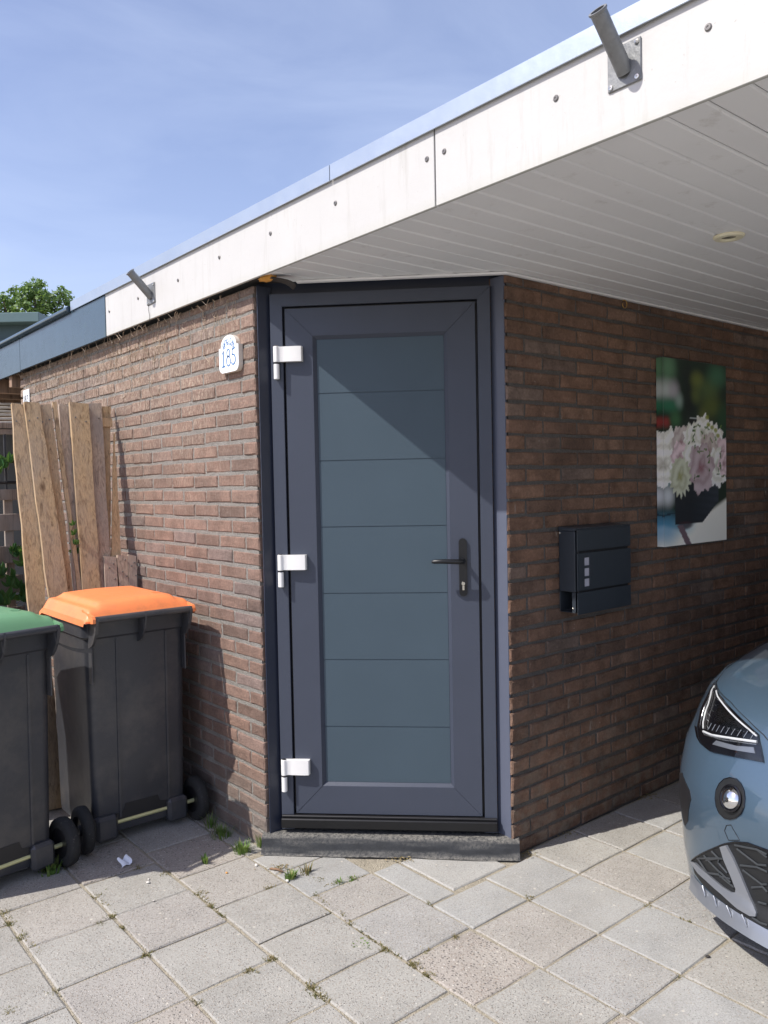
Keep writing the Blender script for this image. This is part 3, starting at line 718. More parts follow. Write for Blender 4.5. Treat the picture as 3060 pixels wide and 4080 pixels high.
# glazing beads sloping in to the panel
def bead(pts):
    m = MB(DOOR); m.add(pts, [(0, 1, 2, 3)]); build(m, 'bead', fr, door)
bi, y0, y1 = .016, .034, .050
bead([(PL_, y0, PB_), (PL_+bi, y1, PB_+bi), (PL_+bi, y1, PT_-bi), (PL_, y0, PT_)])
bead([(PR_, y0, PT_), (PR_-bi, y1, PT_-bi), (PR_-bi, y1, PB_+bi), (PR_, y0, PB_)])
bead([(PL_, y0, PT_), (PL_+bi, y1, PT_-bi), (PR_-bi, y1, PT_-bi), (PR_, y0, PT_)])
bead([(PR_, y0, PB_), (PR_-bi, y1, PB_+bi), (PL_+bi, y1, PB_+bi), (PL_, y0, PB_)])
gz = [PT_-bi+.004, 1.925, 1.644, 1.366, 1.086, .805, .52, PB_+bi-.004]
for a, b in zip(gz, gz[1:]):
    mitre('door_panel', [(PL_+bi-.003, b+.0013), (PR_-bi+.003, b+.0013), (PR_-bi+.003, a-.0013), (PL_+bi-.003, a-.0013)], .0465, .058, MT['panel'], door)
dbox('panel_backing', (PL_+bi-.002, .0495, PB_+bi-.002), (PR_-bi+.002, .0575, PT_-bi+.002), MT['panel'])
# gaskets in the rebate
for a, b in (((LL-.0085, .052, LB), (LL-.001, .061, LT)), ((LR+.001, .052, LB), (LR+.0085, .061, LT)), ((LL, .052, LT+.001), (LR, .061, LT+.0085)), ((LL, .052, LB-.012), (LR, .061, LB-.001))):
    dbox('gasket', a, b, MT['black'])
dbox('sill', (FL+.0005, .004, .096), (FR-.0005, .060, .1365), MT['handle'], r=.004)
dbox('weather_bar', (FL+.002, .018, .1375), (FR-.002, .060, .146), MT['black'], r=.002)
def hinge(x, z):
    # z: top of plate
    m = MB(DOOR); ax = x+.0125
    def cyl(z0, z1, r, mm): mm.lathe([(0, z0), (r*.85, z0), (r, z0+.0015), (r, z1-.0015), (r*.85, z1), (0, z1)], 18, Matrix.Translation((ax, .013, 0)))
    cyl(z-.066, z, .0125, m)
    sec = [(ax+.004, .002), (ax+.02, .010), (ax+.035, .008), (x+.10, .006), (x+.117, .008), (x+.121, .014), (x+.121, .0322), (ax, .0322), (ax-.004, .02)]
    m.prism([(a, b) for a, b in sec], z-.064, z-.002, 'z'); h = build(m, 'hinge', MT['hingew'], door, 35)
    m = MB(DOOR); cyl(z-.136, z-.073, .0120, m); m.bbox((ax-.008, .016, z-.134), (ax+.008, .031, z-.075), .001); build(m, 'pin_sleeve', MT['hingew'], h, 35)
    m = MB(DOOR); cyl(z-.0725, z-.0665, .0128, m); cyl(z+.0003, z+.003, .009, m); build(m, 'collar', MT['black'], h, 35)
for x, z in ((.071, 2.122), (.068, 1.255), (.062, .387)): hinge(x, z)
# handle
m = MB(DOOR)
pl = [(.841+.0165*math.cos(a), 1.297+.0165*math.sin(a)) for a in [math.pi*i/10 for i in range(11)]]+[(.841+.0165*math.cos(a), 1.09+.0165*math.sin(a)) for a in [math.pi+math.pi*i/10 for i in range(11)]]
m.prism(pl, .0225, .0322, 'y'); hd = build(m, 'handle_plate', MT['handle'], door)
m = MB(DOOR); m.tube([(.841, .024, 1.222), (.841, -.02, 1.222), (.838, -.028, 1.222), (.82, -.033, 1.2225), (.76, -.033, 1.2245), (.725, -.032, 1.2235), (.716, -.028, 1.222)], [.010, .010, .0105, .0105, .0095, .0085, .006], 12); build(m, 'lever', MT['handle'], hd, 60)
m = MB(DOOR); m.lathe([(0, 0), (.0085, 0), (.0085, .014), (.007, .016), (0, .016)], 16, Matrix.Translation((.841, .0225, 1.128)) @ Matrix.Rotation(math.pi/2, 4, 'X')); m.box((.837, .012, 1.101), (.845, .0222, 1.121)); build(m, 'lock_cylinder', MT['steel'], hd, 40)
# bitumen covered step
st = MB(DOOR)
def stepf(u, v):
    x = -.022+1.075*u
    prof = [(.060, .074), (.02, .075), (-.004, .072), (-.016, .064), (-.024, .045), (-.030, .022), (-.040, .006), (-.05, .000)]
    k = v*(len(prof)-1); i = min(int(k), len(prof)-2); t = k-i
    y = prof[i][0]*(1-t)+prof[i+1][0]*t; z = prof[i][1]*(1-t)+prof[i+1][1]*t
    w_ = quad_noise((x*3, v*2, 1), 2.4)*.007*v+quad_noise((x, v, 5), 14)*.0022
    if v > .99: z = max(.0005, .004+.004*quad_noise((x, 1, 1), 6))
    return (x, y+w_*(1 if v > .4 else .2), z+.002*quad_noise((x, v, 2), 7))
st.grid(stepf, [i/70 for i in range(71)], [i/21 for i in range(22)])
st.box((-.02, .0, .0), (1.05, .062, .068))
tag(build(st, 'door_step', MT['bitumen'], None, 60, org=tuple(DOOR @ Vector((.5, 0, 0)))), 'low door step wrapped in worn black bitumen felt', 'step')

# ------------------------------------------------------------------ number plaques
def stroke(mb, pts, wd, x, fn, h=.0012):
    "ribbon along a 2d polyline"
    n = len(pts); Lf = []; Rt = []
    for i, (u, v) in enumerate(pts):
        a = pts[max(i-1, 0)]; b = pts[min(i+1, n-1)]; du, dv = b[0]-a[0], b[1]-a[1]; l = math.hypot(du, dv) or 1
        w_ = wd[i] if isinstance(wd, list) else wd
        Lf.append((u-dv/l*w_/2, v+du/l*w_/2)); Rt.append((u+dv/l*w_/2, v-du/l*w_/2))
    vs = [fn(*p, 0) for p in Lf+Rt]+[fn(*p, h) for p in Lf+Rt]
    fs = []
    for i in range(n-1):
        fs += [(2*n+i, 2*n+i+1, 3*n+i+1, 3*n+i), (i, i+1, 2*n+i+1, 2*n+i), (n+i, 3*n+i, 3*n+i+1, n+i+1)]
    fs += [(0, 2*n, 3*n, n), (n-1, 2*n-1, 4*n-1, 3*n-1)]
    mb.add(vs, fs)
def arc(cx, cy, rx, ry, a0, a1, n=14): return [(cx+rx*math.cos(math.radians(a0+(a1-a0)*i/n)), cy+ry*math.sin(math.radians(a0+(a1-a0)*i/n))) for i in range(n+1)]
pq = thing('number_plaque', 'white glazed plaque with blue ornament reading 185 beside the door', 'plaque', (0, .187, 2.12))
UC, ZC = .187, 2.118          # u grows to the viewer's right, i.e. towards -y
def plaq(u, z, d): return (-.003-.020-d, UC-u, ZC+z)
hw = .084
outl = [(-hw, .028), (-hw, -.052)]+arc(-hw+.03, -.052, .03, .03, 180, 270, 6)+arc(hw-.03, -.052, .03, .03, 270, 360, 6)+[(hw, .030), (.066, .031)]+arc(0, .030, .066, .048, 4, 176, 14)+[(-.066, .028)]
m = MB(); n = len(outl)
m.add([(-.001, UC-u, ZC+z) for u, z in outl]+[(-.021, UC-u, ZC+z) for u, z in outl], [(i, (i+1) % n, n+(i+1) % n, n+i) for i in range(n)]+[list(range(n))])
build(m, 'clay_body', MT['plaque_side'], pq)
m = MB(); inn = [(u*.985, z*.985) for u, z in outl]
m.add([(-.021, UC-u, ZC+z) for u, z in outl]+[(-.023, UC-u, ZC+z) for u, z in inn], [(i, (i+1) % n, n+(i+1) % n, n+i) for i in range(n)]+[[n+i for i in range(n)]]); build(m, 'glazed_face', MT['plaque'], pq)
m = MB(); fn = lambda u, v, h: plaq(u, v, h)
stroke(m, [(-.053, .002), (-.045, .008), (-.043, .012)], [.003, .006, .006], 0, fn); stroke(m, [(-.043, .014), (-.043, -.052)], .0075, 0, fn); stroke(m, [(-.057, -.054), (-.030, -.053)], .006, 0, fn); dg = build(m, 'digit', MT['blue'], pq)
m = MB(); stroke(m, arc(.0, .001, .0125, .0155, 0, 360, 22), .0052, 0, fn); stroke(m, arc(.0, -.034, .0165, .0205, 0, 360, 22), .0055, 0, fn); build(m, 'digit', MT['blue'], pq)
m = MB(); stroke(m, [(.058, .020), (.050, .014), (.034, .013)], [.003, .006, .006], 0, fn); stroke(m, [(.034, .015), (.033, -.013)], .005, 0, fn); stroke(m, arc(.040, -.031, .019, .021, 118, -150, 18), [.004+.003*math.sin(i/18*3.1) for i in range(19)], 0, fn); build(m, 'digit', MT['blue'], pq)
orn = random.Random(4); m = MB()
for i in range(26):
    u = orn.uniform(-.05, .05); z = .062-abs(u)*.45+orn.uniform(-.022, .006); a = orn.uniform(0, 6.3)
    stroke(m, arc(u, z, orn.uniform(.003, .006), orn.uniform(.003, .007), math.degrees(a), math.degrees(a)+orn.uniform(120, 300), 6), .0024, 0, fn)
for u in (-.038, -.012, .016, .036): stroke(m, [(u, .050), (u+.002, .036), (u-.002, .030)], .0026, 0, fn)
build(m, 'ornament', MT['pale_blue'], pq)
p3 = thing('number_plaque', 'small white plate with dark digits 183 at the far end of the wall', 'plaque', (0, 3.10, 2.17))
m = MB(); m.bbox((-.009, 3.03, 2.10), (-.001, 3.165, 2.25), .002); build(m, 'plate', MT['plaque'], p3)
f3 = lambda u, v, h: (-.0092-h, 3.0975-u, 2.185+v)
m = MB(); stroke(m, [(-.047, .018), (-.040, .024), (-.040, -.026)], .008, 0, f3); build(m, 'digit', MT['digit'], p3)
m = MB(); stroke(m, arc(-.005, .012, .0095, .012, 0, 360, 14), .0065, 0, f3); stroke(m, arc(-.005, -.013, .012, .0135, 0, 360, 14), .0065, 0, f3); build(m, 'digit', MT['digit'], p3)
m = MB(); stroke(m, arc(.032, .012, .011, .012, 150, -80, 10), .0065, 0, f3); stroke(m, arc(.032, -.013, .013, .0135, 80, -150, 10), .0065, 0, f3); build(m, 'digit', MT['digit'], p3)

# ------------------------------------------------------------------ mailbox
mbx = thing('mailbox', 'dark anthracite metal mailbox with newspaper slot on the shaded wall', 'mailbox', (1.23, RY, 1.15))
X0_, X1_, YB, YF, ZB_, ZT_ = 1.037, 1.424, RY-.004, RY-.088, .985, 1.343
def mbox(name, a, b, mat=None, parent=mbx, r=.0015):
    m = MB(); m.bbox(a, b, r); return build(m, name, mat or MT['mailbox'], parent)
m = MB(); m.bbox((X0_, YF, 1.068), (X1_, YB, 1.327), .002); build(m, 'housing', MT['mailbox'], mbx)
m = MB(); m.prism([(YB, 1.328), (YB, 1.345), (YF-.014, 1.340), (YF-.014, 1.335), (YF+.002, 1.328)], X0_-.001, X1_+.001, 'x'); build(m, 'lid', MT['mailbox'], mbx)
mbox('back_plate', (X0_+.001, YB-.003, ZB_-.004), (X1_-.001, YB, 1.067))
mbox('slot_floor', (X0_, YF, ZB_-.006), (X1_, YB-.0035, ZB_-.003))
mbox('slot_post', (X0_+.0005, YF-.001, ZB_-.0025), (X0_+.003, YF+.018, 1.0672))
mbox('front_flap', (X0_-.002, YF-.0145, 1.243), (X1_+.001, YF-.0115, 1.3335))
m = MB(); fw = [(1.086, .030), (1.132, .030), (1.178, .030)]
# front door built round its three little windows
wx0, wx1 = X0_+.048, X0_+.082
zs_ = [1.075, 1.089, 1.123, 1.134, 1.168, 1.179, 1.213, 1.233]
yf0, yf1 = YF-.0145, YF-.0115
m.bbox((X0_-.002, yf0, 1.075), (wx0, yf1, 1.233), .001); m.bbox((wx1, yf0, 1.075), (X1_+.001, yf1, 1.233), .001)
for a, b in ((1.075, 1.089), (1.123, 1.134), (1.168, 1.179), (1.213, 1.233)): m.box((wx0-.0005, yf0+.0004, a), (wx1+.0005, yf1, b))
build(m, 'front_door', MT['mailbox'], mbx)
for a, b in ((1.089, 1.123), (1.134, 1.168), (1.179, 1.213)): mbox('window', (wx0-.001, yf1+.0003, a-.001), (wx1+.001, yf1+.0022, b+.001), MT['mailwin'], r=.0003)
mbox('spacer', (X0_+.012, YF-.0085, 1.0), (X1_-.012, YF-.0003, 1.32), MT['black'])
mbox('newspaper_front', (X0_-.002, YF-.0145, ZB_-.012), (X1_+.001, YF-.0115, 1.066))
for (x, y, z) in ((X0_-.001, YB-.006, 1.318), (X0_-.0005, YF+.012, .998)):
    m = MB(); m.lathe([(.0045, 0), (.004, .0022), (0, .0026)], 10, Matrix.Translation((x, y, z)) @ Matrix.Rotation(-math.pi/2, 4, 'Y')); build(m, 'rivet', MT['steel'], mbx, True)

# ------------------------------------------------------------------ canvas print with roses
NW, NH = 100, 156
CXA, CXB, CZA, CZB = 1.804, 2.41, 1.208, 2.128
U, V = np.meshgrid(np.linspace(0, 1, NW), np.linspace(0, 1, NH)); V = 1-V         # V: 0 bottom, 1 top
rg = np.random.default_rng(6)
def smooth(a, b, x): t = np.clip((x-a)/(b-a), 0, 1); return t*t*(3-2*t)
img = np.zeros((NH, NW, 3)); img[:] = (.012, .028, .016)
def blob(u, v, ru, rv, col, al=1.0, soft=1.0):
    d = np.sqrt(((U-u)/ru)**2+((V-v)/rv)**2); k = (1-smooth(1-soft*.9, 1+soft*.3, d))[..., None]*al
    img[:] = img*(1-k)+np.array(col)*k
for (u, v, ru, rv, c, a) in [(.08, .95, .14, .1, (.12, .26, .14), .8), (.05, .83, .12, .07, (.45, .5, .48), .9), (.16, .83, .1, .07, (.4, .38, .42), .8), (.1, .75, .2, .05, (.02, .16, .08), .9), (.24, .78, .08, .05, (.3, .4, .36), .7), (.04, .66, .08, .035, (.3, .03, .03), .8), (.18, .68, .1, .05, (.05, .16, .06), .8), (.36, .92, .1, .1, (.008, .015, .012), .9), (.4, .78, .12, .16, (.006, .012, .01), .95), (.52, .9, .13, .06, (.16, .19, .04), .8), (.5, .82, .1, .06, (.1, .13, .03), .8), (.72, .86, .2, .08, (.1, .16, .05), .7), (.85, .94, .2, .08, (.06, .19, .1), .7), (.75, .76, .22, .08, (.1, .13, .025), .8), (.95, .7, .15, .1, (.02, .07, .03), .8), (.62, .7, .1, .06, (.13, .14, .03), .7), (.93, .55, .1, .1, (.015, .05, .03), .8)]: blob(u, v, ru, rv, c, a)
# table cloth
k = smooth(.235, .27, .33-V*.98+np.clip(U-.3, 0, 1)*.22+np.clip(.25-U, 0, 1)*.12)[..., None]
img[:] = img*(1-k)+np.array((.85, .85, .77))*k
blob(.05, .09, .22, .1, (.10, .32, .52), .8); blob(.3, .1, .2, .06, (.28, .5, .62), .6); blob(.06, .27, .12, .07, (.62, .66, .7), .9); blob(.05, .37, .12, .05, (.2, .42, .45), .8)
for v in (.335, .352, .165): img[(abs(V-v-.01*np.sin(U*9)) < .005) & (U < .17)] = (.01, .03, .05)
# box
bx = ((U > .17) & (U < .86) & (V < .36) & (V > np.interp(U, [.17, .6, .86], [.115, .115, .225])))
tex = .6+.4*np.sin(V*160+U*9)*rg.random(V.shape)
img[bx] = (np.array((.012, .016, .022))[None]*(1+1.8*(U[bx]-.4).clip(0)[:, None]*3*tex[bx][:, None]))
blob(.32, .105, .13, .025, (.05, .02, .025), .8, .5)
rib = (abs(U-(.25+.12*(.1-V)/.1)) < .045) & (V < .105); img[rib] = (.16, .11, .13)
# handle
img[(abs(V-.672-.0*U) < .018) & (U > .40) & (U < .63)] = (.008, .008, .01); img[(abs(V-.689) < .0035) & (U > .40) & (U < .63)] = (.45, .5, .5)
for u in (.42, .6): img[(abs(U-u-.02*(V-.6)) < .009) & (V > .57) & (V < .66)] = (.012, .01, .012)
def rose(u, v, r, col, deep, petals=7, ph=0.0, el=.66):
    du = (U-u)/r; dv = (V-v)/(r*el); d = np.sqrt(du*du+dv*dv); a = np.arctan2(dv, du)
    edge = 1+.10*np.sin(a*petals+ph)+.05*np.sin(a*17+ph*3)
    inside = d < edge
    sw = .5+.5*np.sin(d*10+a*1.0+1.3*np.sin(a*3+ph)+.8*np.sin(a*5-ph*2)+rg.normal(0, .25, d.shape))
    sh = np.clip(.8+.2*sw, 0, 1)*(.75+.25*smooth(0, .5, d))
    c = np.array(col)[None, None]*sh[..., None]
    mixk = (np.exp(-(d/.26)**2)*.7+(sw < .2)*.22)[..., None].clip(0, 1)
    c = c*(1-mixk)+np.array(deep)*mixk*(.6+.4*sh[..., None])
    img[inside] = c[inside]
W_ = (.95, .95, .89); Pk = (.82, .66, .71); Dp = (.36, .16, .2)
for (u, v, r, c, dp, p_, ph) in [(.1, .50, .17, W_, (.55, .52, .45), 9, .4), (.02, .43, .15, W_, (.5, .48, .4), 8, 2), (.27, .55, .13, (.62, .56, .54), Dp, 6, 1), (.45, .56, .14, W_, (.42, .46, .3), 10, 0), (.62, .60, .15, W_, (.5, .5, .4), 8, 3), (.8, .55, .15, W_, (.52, .45, .45), 9, 1.2), (.93, .5, .12, Pk, Dp, 7, .2), (.25, .47, .12, Pk, Dp, 6, 2.1), (.7, .51, .14, (.62, .55, .52), (.4, .2, .22), 6, .7), (.44, .48, .13, W_, (.5, .46, .4), 8, 2.6), (.85, .42, .15, W_, (.5, .5, .42), 9, 1.9), (.97, .44, .1, Pk, Dp, 6, .9), (.58, .415, .185, (.56, .46, .50), (.3, .1, .13), 6, .3), (.25, .37, .14, (.6, .63, .5), (.34, .34, .1), 16, .6)]: rose(u, v, r*1.12, c, dp, p_, ph)
for i in range(34):
    u, v = rg.uniform(.35, .95), rg.uniform(.36, .66); a = rg.uniform(0, 6.3); l = rg.uniform(.02, .05)
    for t in np.linspace(0, 1, 6): img[(abs(U-(u+math.cos(a)*l*t)) < .007) & (abs(V-(v+math.sin(a)*l*.7*t)) < .0045)] = rg.choice([(.07, .13, .04), (.16, .24, .07), (.04, .08, .03)])
for (u, v) in ((.70, .66), (.82, .63), (.86, .60), (.76, .645), (.68, .70)): blob(u, v, .035, .014, (.27, .3, .05), .9, .4)
img = np.clip(img*1.15+.012, 0, .97)
cv = thing('canvas_picture', 'canvas print of pale roses in a dark box on the shaded wall', 'picture', (2.1, RY, 1.67))
YCF = RY-.039
m = MB(); m.bbox((CXA, YCF+.001, CZA), (CXB, RY-.003, CZB), .002); fb = build(m, 'stretcher_frame', MT['paper'], cv)
def printed(name, pts, cols):
    me = bpy.data.meshes.new(name)
    nh, nw = pts.shape[:2]
    idx = np.arange(nh*nw).reshape(nh, nw)
    fs = np.stack([idx[1:, :-1], idx[1:, 1:], idx[:-1, 1:], idx[:-1, :-1]], -1).reshape(-1, 4)
    base = np.array(wloc(cv))
    me.from_pydata((pts.reshape(-1, 3)-base).tolist(), [], fs.tolist()); me.update()
    ca = me.color_attributes.new('print', 'FLOAT_COLOR', 'POINT')
    ca.data.foreach_set('color', np.concatenate([cols.reshape(-1, 3), np.ones((nh*nw, 1))], 1).ravel())
    return link(name, me, PRINT, cv)
M = Mat('canvas_print'); at = M.node('ShaderNodeAttribute', attribute_name='print'); M.bump(M.noise(700, 2), .2, .001)
PRINT = M.set(at.outputs['Color'], .45, 0, .35)
pts = np.stack([CXA+U*(CXB-CXA), np.full_like(U, YCF), CZA+V*(CZB-CZA)], -1)
printed('print', pts, img)
side = img[:, :7][:, ::-1]; su = np.linspace(0, 1, 7)
pts = np.stack([np.full((NH, 7), CXA-.0012), RY-.003+(YCF-RY+.003)*np.tile(su, (NH, 1)), CZA+np.tile(V[:, :1], (1, 7))*(CZB-CZA)], -1)
printed('wrapped_edge', pts, side)
#PART2
# ------------------------------------------------------------------ wheelie bins
def bin_(label, cx, cy, rot, lidmat):
    t = thing('wheelie_bin', label, 'bin', (cx, cy, 0), 'wheelie bins by the wall')
    T = Matrix.Translation((cx, cy, 0)) @ Matrix.Rotation(rot, 4, 'Z')
    def rr(hx, y0, y1, r, z, n=5):
        pts = []
        for (sx, yy, a0) in ((1, y1, 0), (-1, y1, 90), (-1, y0, 180), (1, y0, 270)):
            for k in range(n+1):
                a = math.radians(a0+90*k/n); ccx = sx*(hx-r); ccy = (y1-r) if yy == y1 else (y0+r)
                pts.append((ccx+r*math.cos(a), ccy+r*math.sin(a), z))
        return pts
    m = MB(T); rings = []
    for (z, hx, y0, y1, r) in ((.05, .209, -.235, .215, .03), (.075, .212, -.24, .22, .035), (.5, .219, -.248, .225, .04), (.88, .226, -.255, .232, .045), (.905, .228, -.257, .234, .045), (.915, .238, -.268, .25, .05), (.985, .241, -.272, .255, .05)):
        rings.append(rr(hx, y0, y1, r, z))
    n = len(rings[0]); vs = [p for r in rings for p in r]
    fs = [(i*n+k, i*n+(k+1) % n, (i+1)*n+(k+1) % n, (i+1)*n+k) for i in range(len(rings)-1) for k in range(n)]+[list(range(n))[::-1], [(len(rings)-1)*n+k for k in range(n)]]
    m.add(vs, fs)
    body = build(m, 'body', MT['bin'], t, 35)
    def yback(z): return -.241-(z-.1)*.018
    for x in (-.098, .128):      # vertical ribs on the back face
        m = MB(T); a, b = .11, .90
        m.add([(x-.008, yback(a)+.004, a), (x+.008, yback(a)+.004, a), (x+.005, yback(a)-.005, a), (x-.005, yback(a)-.005, a), (x-.008, yback(b)+.004, b), (x+.008, yback(b)+.004, b), (x+.005, yback(b)-.005, b), (x-.005, yback(b)-.005, b)],
              [(0, 3, 2, 1), (4, 5, 6, 7), (0, 1, 5, 4), (1, 2, 6, 5), (2, 3, 7, 6), (3, 0, 4, 7)]); build(m, 'rib', MT['bin'], body)
    for s in (-1, 1):            # feet blocks beside the axle recess
        m = MB(T); x0, x1 = sorted((s*.115, s*.212)); m.bbox((x0, -.268, .028), (x1, -.08, .135), .014); build(m, 'foot', MT['bin'], body)
    m = MB(T); m.prism([(-.118, .086), (.118, .086), (.118, .13), (.085, .135), (.075, .165), (-.075, .165), (-.085, .135), (-.118, .13)], -.2435, -.2, 'y'); build(m, 'axle_recess', MT['black'], body)
    m = MB(T); m.tube([(-.27, -.24, .092), (.27, -.24, .092)], .0095, 10); build(m, 'axle', MT['axle'], t, 60)
    for s in (-1, 1):
        W = T @ Matrix.Translation((s*.262, -.24, .1)) @ Matrix.Rotation(math.pi/2*s, 4, 'Y')
        m = MB(W); m.lathe([(.060, -.022), (.085, -.024), (.097, -.018), (.1, -.006), (.1, .006), (.097, .018), (.085, .024), (.060, .022)], 32); wh = build(m, 'wheel', MT['rubber'], t, 50)
        m = MB(W); m.lathe([(0, .016), (.018, .020), (.024, .010), (.058, .008), (.0605, .020), (.0605, -.020), (0, -.012)], 24); build(m, 'hub', MT['black'], wh, 40)
    # handle bar and lugs
    m = MB(T); m.tube([(-.215, -.335, 1.0), (.215, -.335, 1.0)], .0145, 14); build(m, 'handle_bar', MT['bin'], t, 60)
    for x in (-.212, .0, .212):
        m = MB(T); d = .006 if x else .004
        m.prism([(-.262, .985), (-.345, 1.013), (-.352, .998), (-.346, .975), (-.335, .94), (-.312, .905), (-.29, .885), (-.25, .87)], x-d, x+d, 'x'); build(m, 'lug', MT['bin'], t)
        if x:
            m = MB(T); m.bbox((x-.003, -.277, .72), (x+.003, -.24, .90), .001); build(m, 'web', MT['bin'], t)
    m = MB(T)
    def lid(u, v):
        x = -.25+.5*u; y = -.318+.605*v
        eu = min(u, 1-u); ev = min(v, 1-v)
        a = max(0, min(1, eu/.07)); a = a*a*(3-2*a); b = max(0, min(1, ev/.10)); b = b*b*(3-2*b)
        c = max(0, min(1, (eu-.11)/.07)); c = c*c*(3-2*c)
        z = .992+.022*min(1, eu/.05)*min(1, ev/.05)+.024*a*b+.020*c*max(0, min(1, (ev-.06)/.08))+.010*math.sin(math.pi*u)*b
        if v > .93: z -= .02*(v-.93)/.07
        return (x, y, z)
    us = [0, .012, .025, .04, .055, .07, .09, .105, .12, .135, .15, .165, .18, .22, .3, .4, .5]; us = us+[1-x for x in us[::-1][1:]]
    m.grid(lid, us, us)
    ld = build(m, 'lid', lidmat, t, 40); md = ld.modifiers.new('s', 'SOLIDIFY'); md.thickness = .006; md.offset = -1
    m = MB(T)
    e = [lid(u, 0) for u in us]+[lid(1, v) for v in us[1:]]+[lid(u, 1) for u in us[::-1][1:]]+[lid(0, v) for v in us[::-1][1:-1]]
    n = len(e); m.add([(x*1.0, y, z+.002) for x, y, z in e]+[(x*1.012, y*1.008, z-(.020 if y > -.30 else .005)) for x, y, z in e], [(i, (i+1) % n, n+(i+1) % n, n+i) for i in range(n)]); build(m, 'lid_rim', lidmat, ld, 40)
    for x in (-.225, .225):
        m = MB(T); m.prism([(-.350, .988), (-.352, 1.006), (-.343, 1.018), (-.325, 1.019), (-.27, 1.026), (-.22, 1.034), (-.25, 1.0), (-.318, .985)], x-.006, x+.006, 'x'); build(m, 'hinge_ear', lidmat, ld)
    m = MB(T); m.tube([(.13+.022*math.cos(a), -.16+.016*math.sin(a), lid((.13+.022*math.cos(a)+.25)/.5, (-.16+.016*math.sin(a)+.318)/.605)[2]+.0006) for a in [i*math.pi/9 for i in range(19)]], .0014, 5); build(m, 'emblem_ring', lidmat, ld, True)
    return t, T
ob, obT = bin_('dark grey wheelie bin with orange lid next to the brick wall', -.335, .752, 0.0, MT['orange'])
bin_('dark grey wheelie bin with green lid at the left edge', -.995, .640, math.radians(10), MT['green'])
m = MB(obT); m.grid(lambda u, v: (-.222-.19*u, -.3+.02*u, .87+.10*u*u+(.008*(1-u)+.002)*(v*2-1)), [i/10 for i in range(11)], [0, 1]); build(m, 'torn_strip', MT['bin'], ob)

# ------------------------------------------------------------------ leaning planks
PE_ = Vector((.99680171, -.07991469, 0)); PU = Vector((.01871095, .23338767, .97220373)); PN = Vector((-.07769336, -.96909434, .23413651)); PO = Vector((-.06, 1.02, 0))
PLK = [('a', [-0.522, 2.051, -0.44, 2.047, -0.519, 1.021, -0.437, 1.026], .000, .030, 'wood1', 'leftmost long brown plank with a bright split left edge, leaning behind the bins'),
       ('b1', [-0.465, 2.05, -0.388, 2.051, -0.431, 1.03, -0.334, 1.055], .034, .028, 'wood1', 'wide tilted brown plank in front of its neighbours, second of the long ones from left'),
       ('b2', [-0.393, 2.048, -0.325, 2.051, -0.381, 1.062, -0.305, 1.06], .006, .020, 'wood1', 'long brown plank half hidden behind the wide tilted one'),
       ('c', [-0.317, 2.067, -0.298, 2.065, -0.301, 1.591, -0.281, 1.591], .012, .018, 'wood1', 'thin splintered stick leaning between the two groups of long planks'),
       ('d', [-0.28, 2.058, -0.225, 2.055, -0.296, 1.054, -0.247, 1.055], .004, .030, 'wood2', 'narrow grey plank left of the wide knotty plank'),
       ('e', [-0.237, 2.054, -0.14, 2.058, -0.262, 1.056, -0.171, 1.05], .034, .032, 'wood1', 'wide knotty brown plank with a thick pale left edge, in the middle'),
       ('f', [-0.157, 2.066, -0.061, 2.067, -0.186, 1.225, -0.101, 1.219], .010, .020, 'wood2', 'grey weathered plank with a ringed knot, right of the knotty brown plank'),
       ('g', [-0.072, 2.063, -0.004, 2.058, -0.131, 1.221, -0.088, 1.218], -.012, .018, 'wood1', 'rightmost long plank with a paler band near its top'),
       ('h', [-0.008, 1.9, -0.003, 1.9, -0.091, 1.218, -0.039, 1.215], .000, .012, 'wood3', 'pale tapering splinter of wood right of the long planks'),
       ('i', [-0.14, 1.211, -0.076, 1.212, -0.155, 1.057, -0.088, 1.05], .050, .024, 'wood2', 'leftmost of the three short nailed boards behind the orange lid'),
       ('j', [-0.07, 1.214, -0.018, 1.213, -0.084, 1.055, -0.033, 1.051], .046, .022, 'wood2', 'middle one of the three short nailed boards behind the orange lid'),
       ('k', [-0.018, 1.213, 0.027, 1.207, -0.033, 1.051, 0.014, 1.046], .046, .022, 'wood2', 'short nailed board with a greenish top nearest the brick wall')]
kr = random.Random(17)
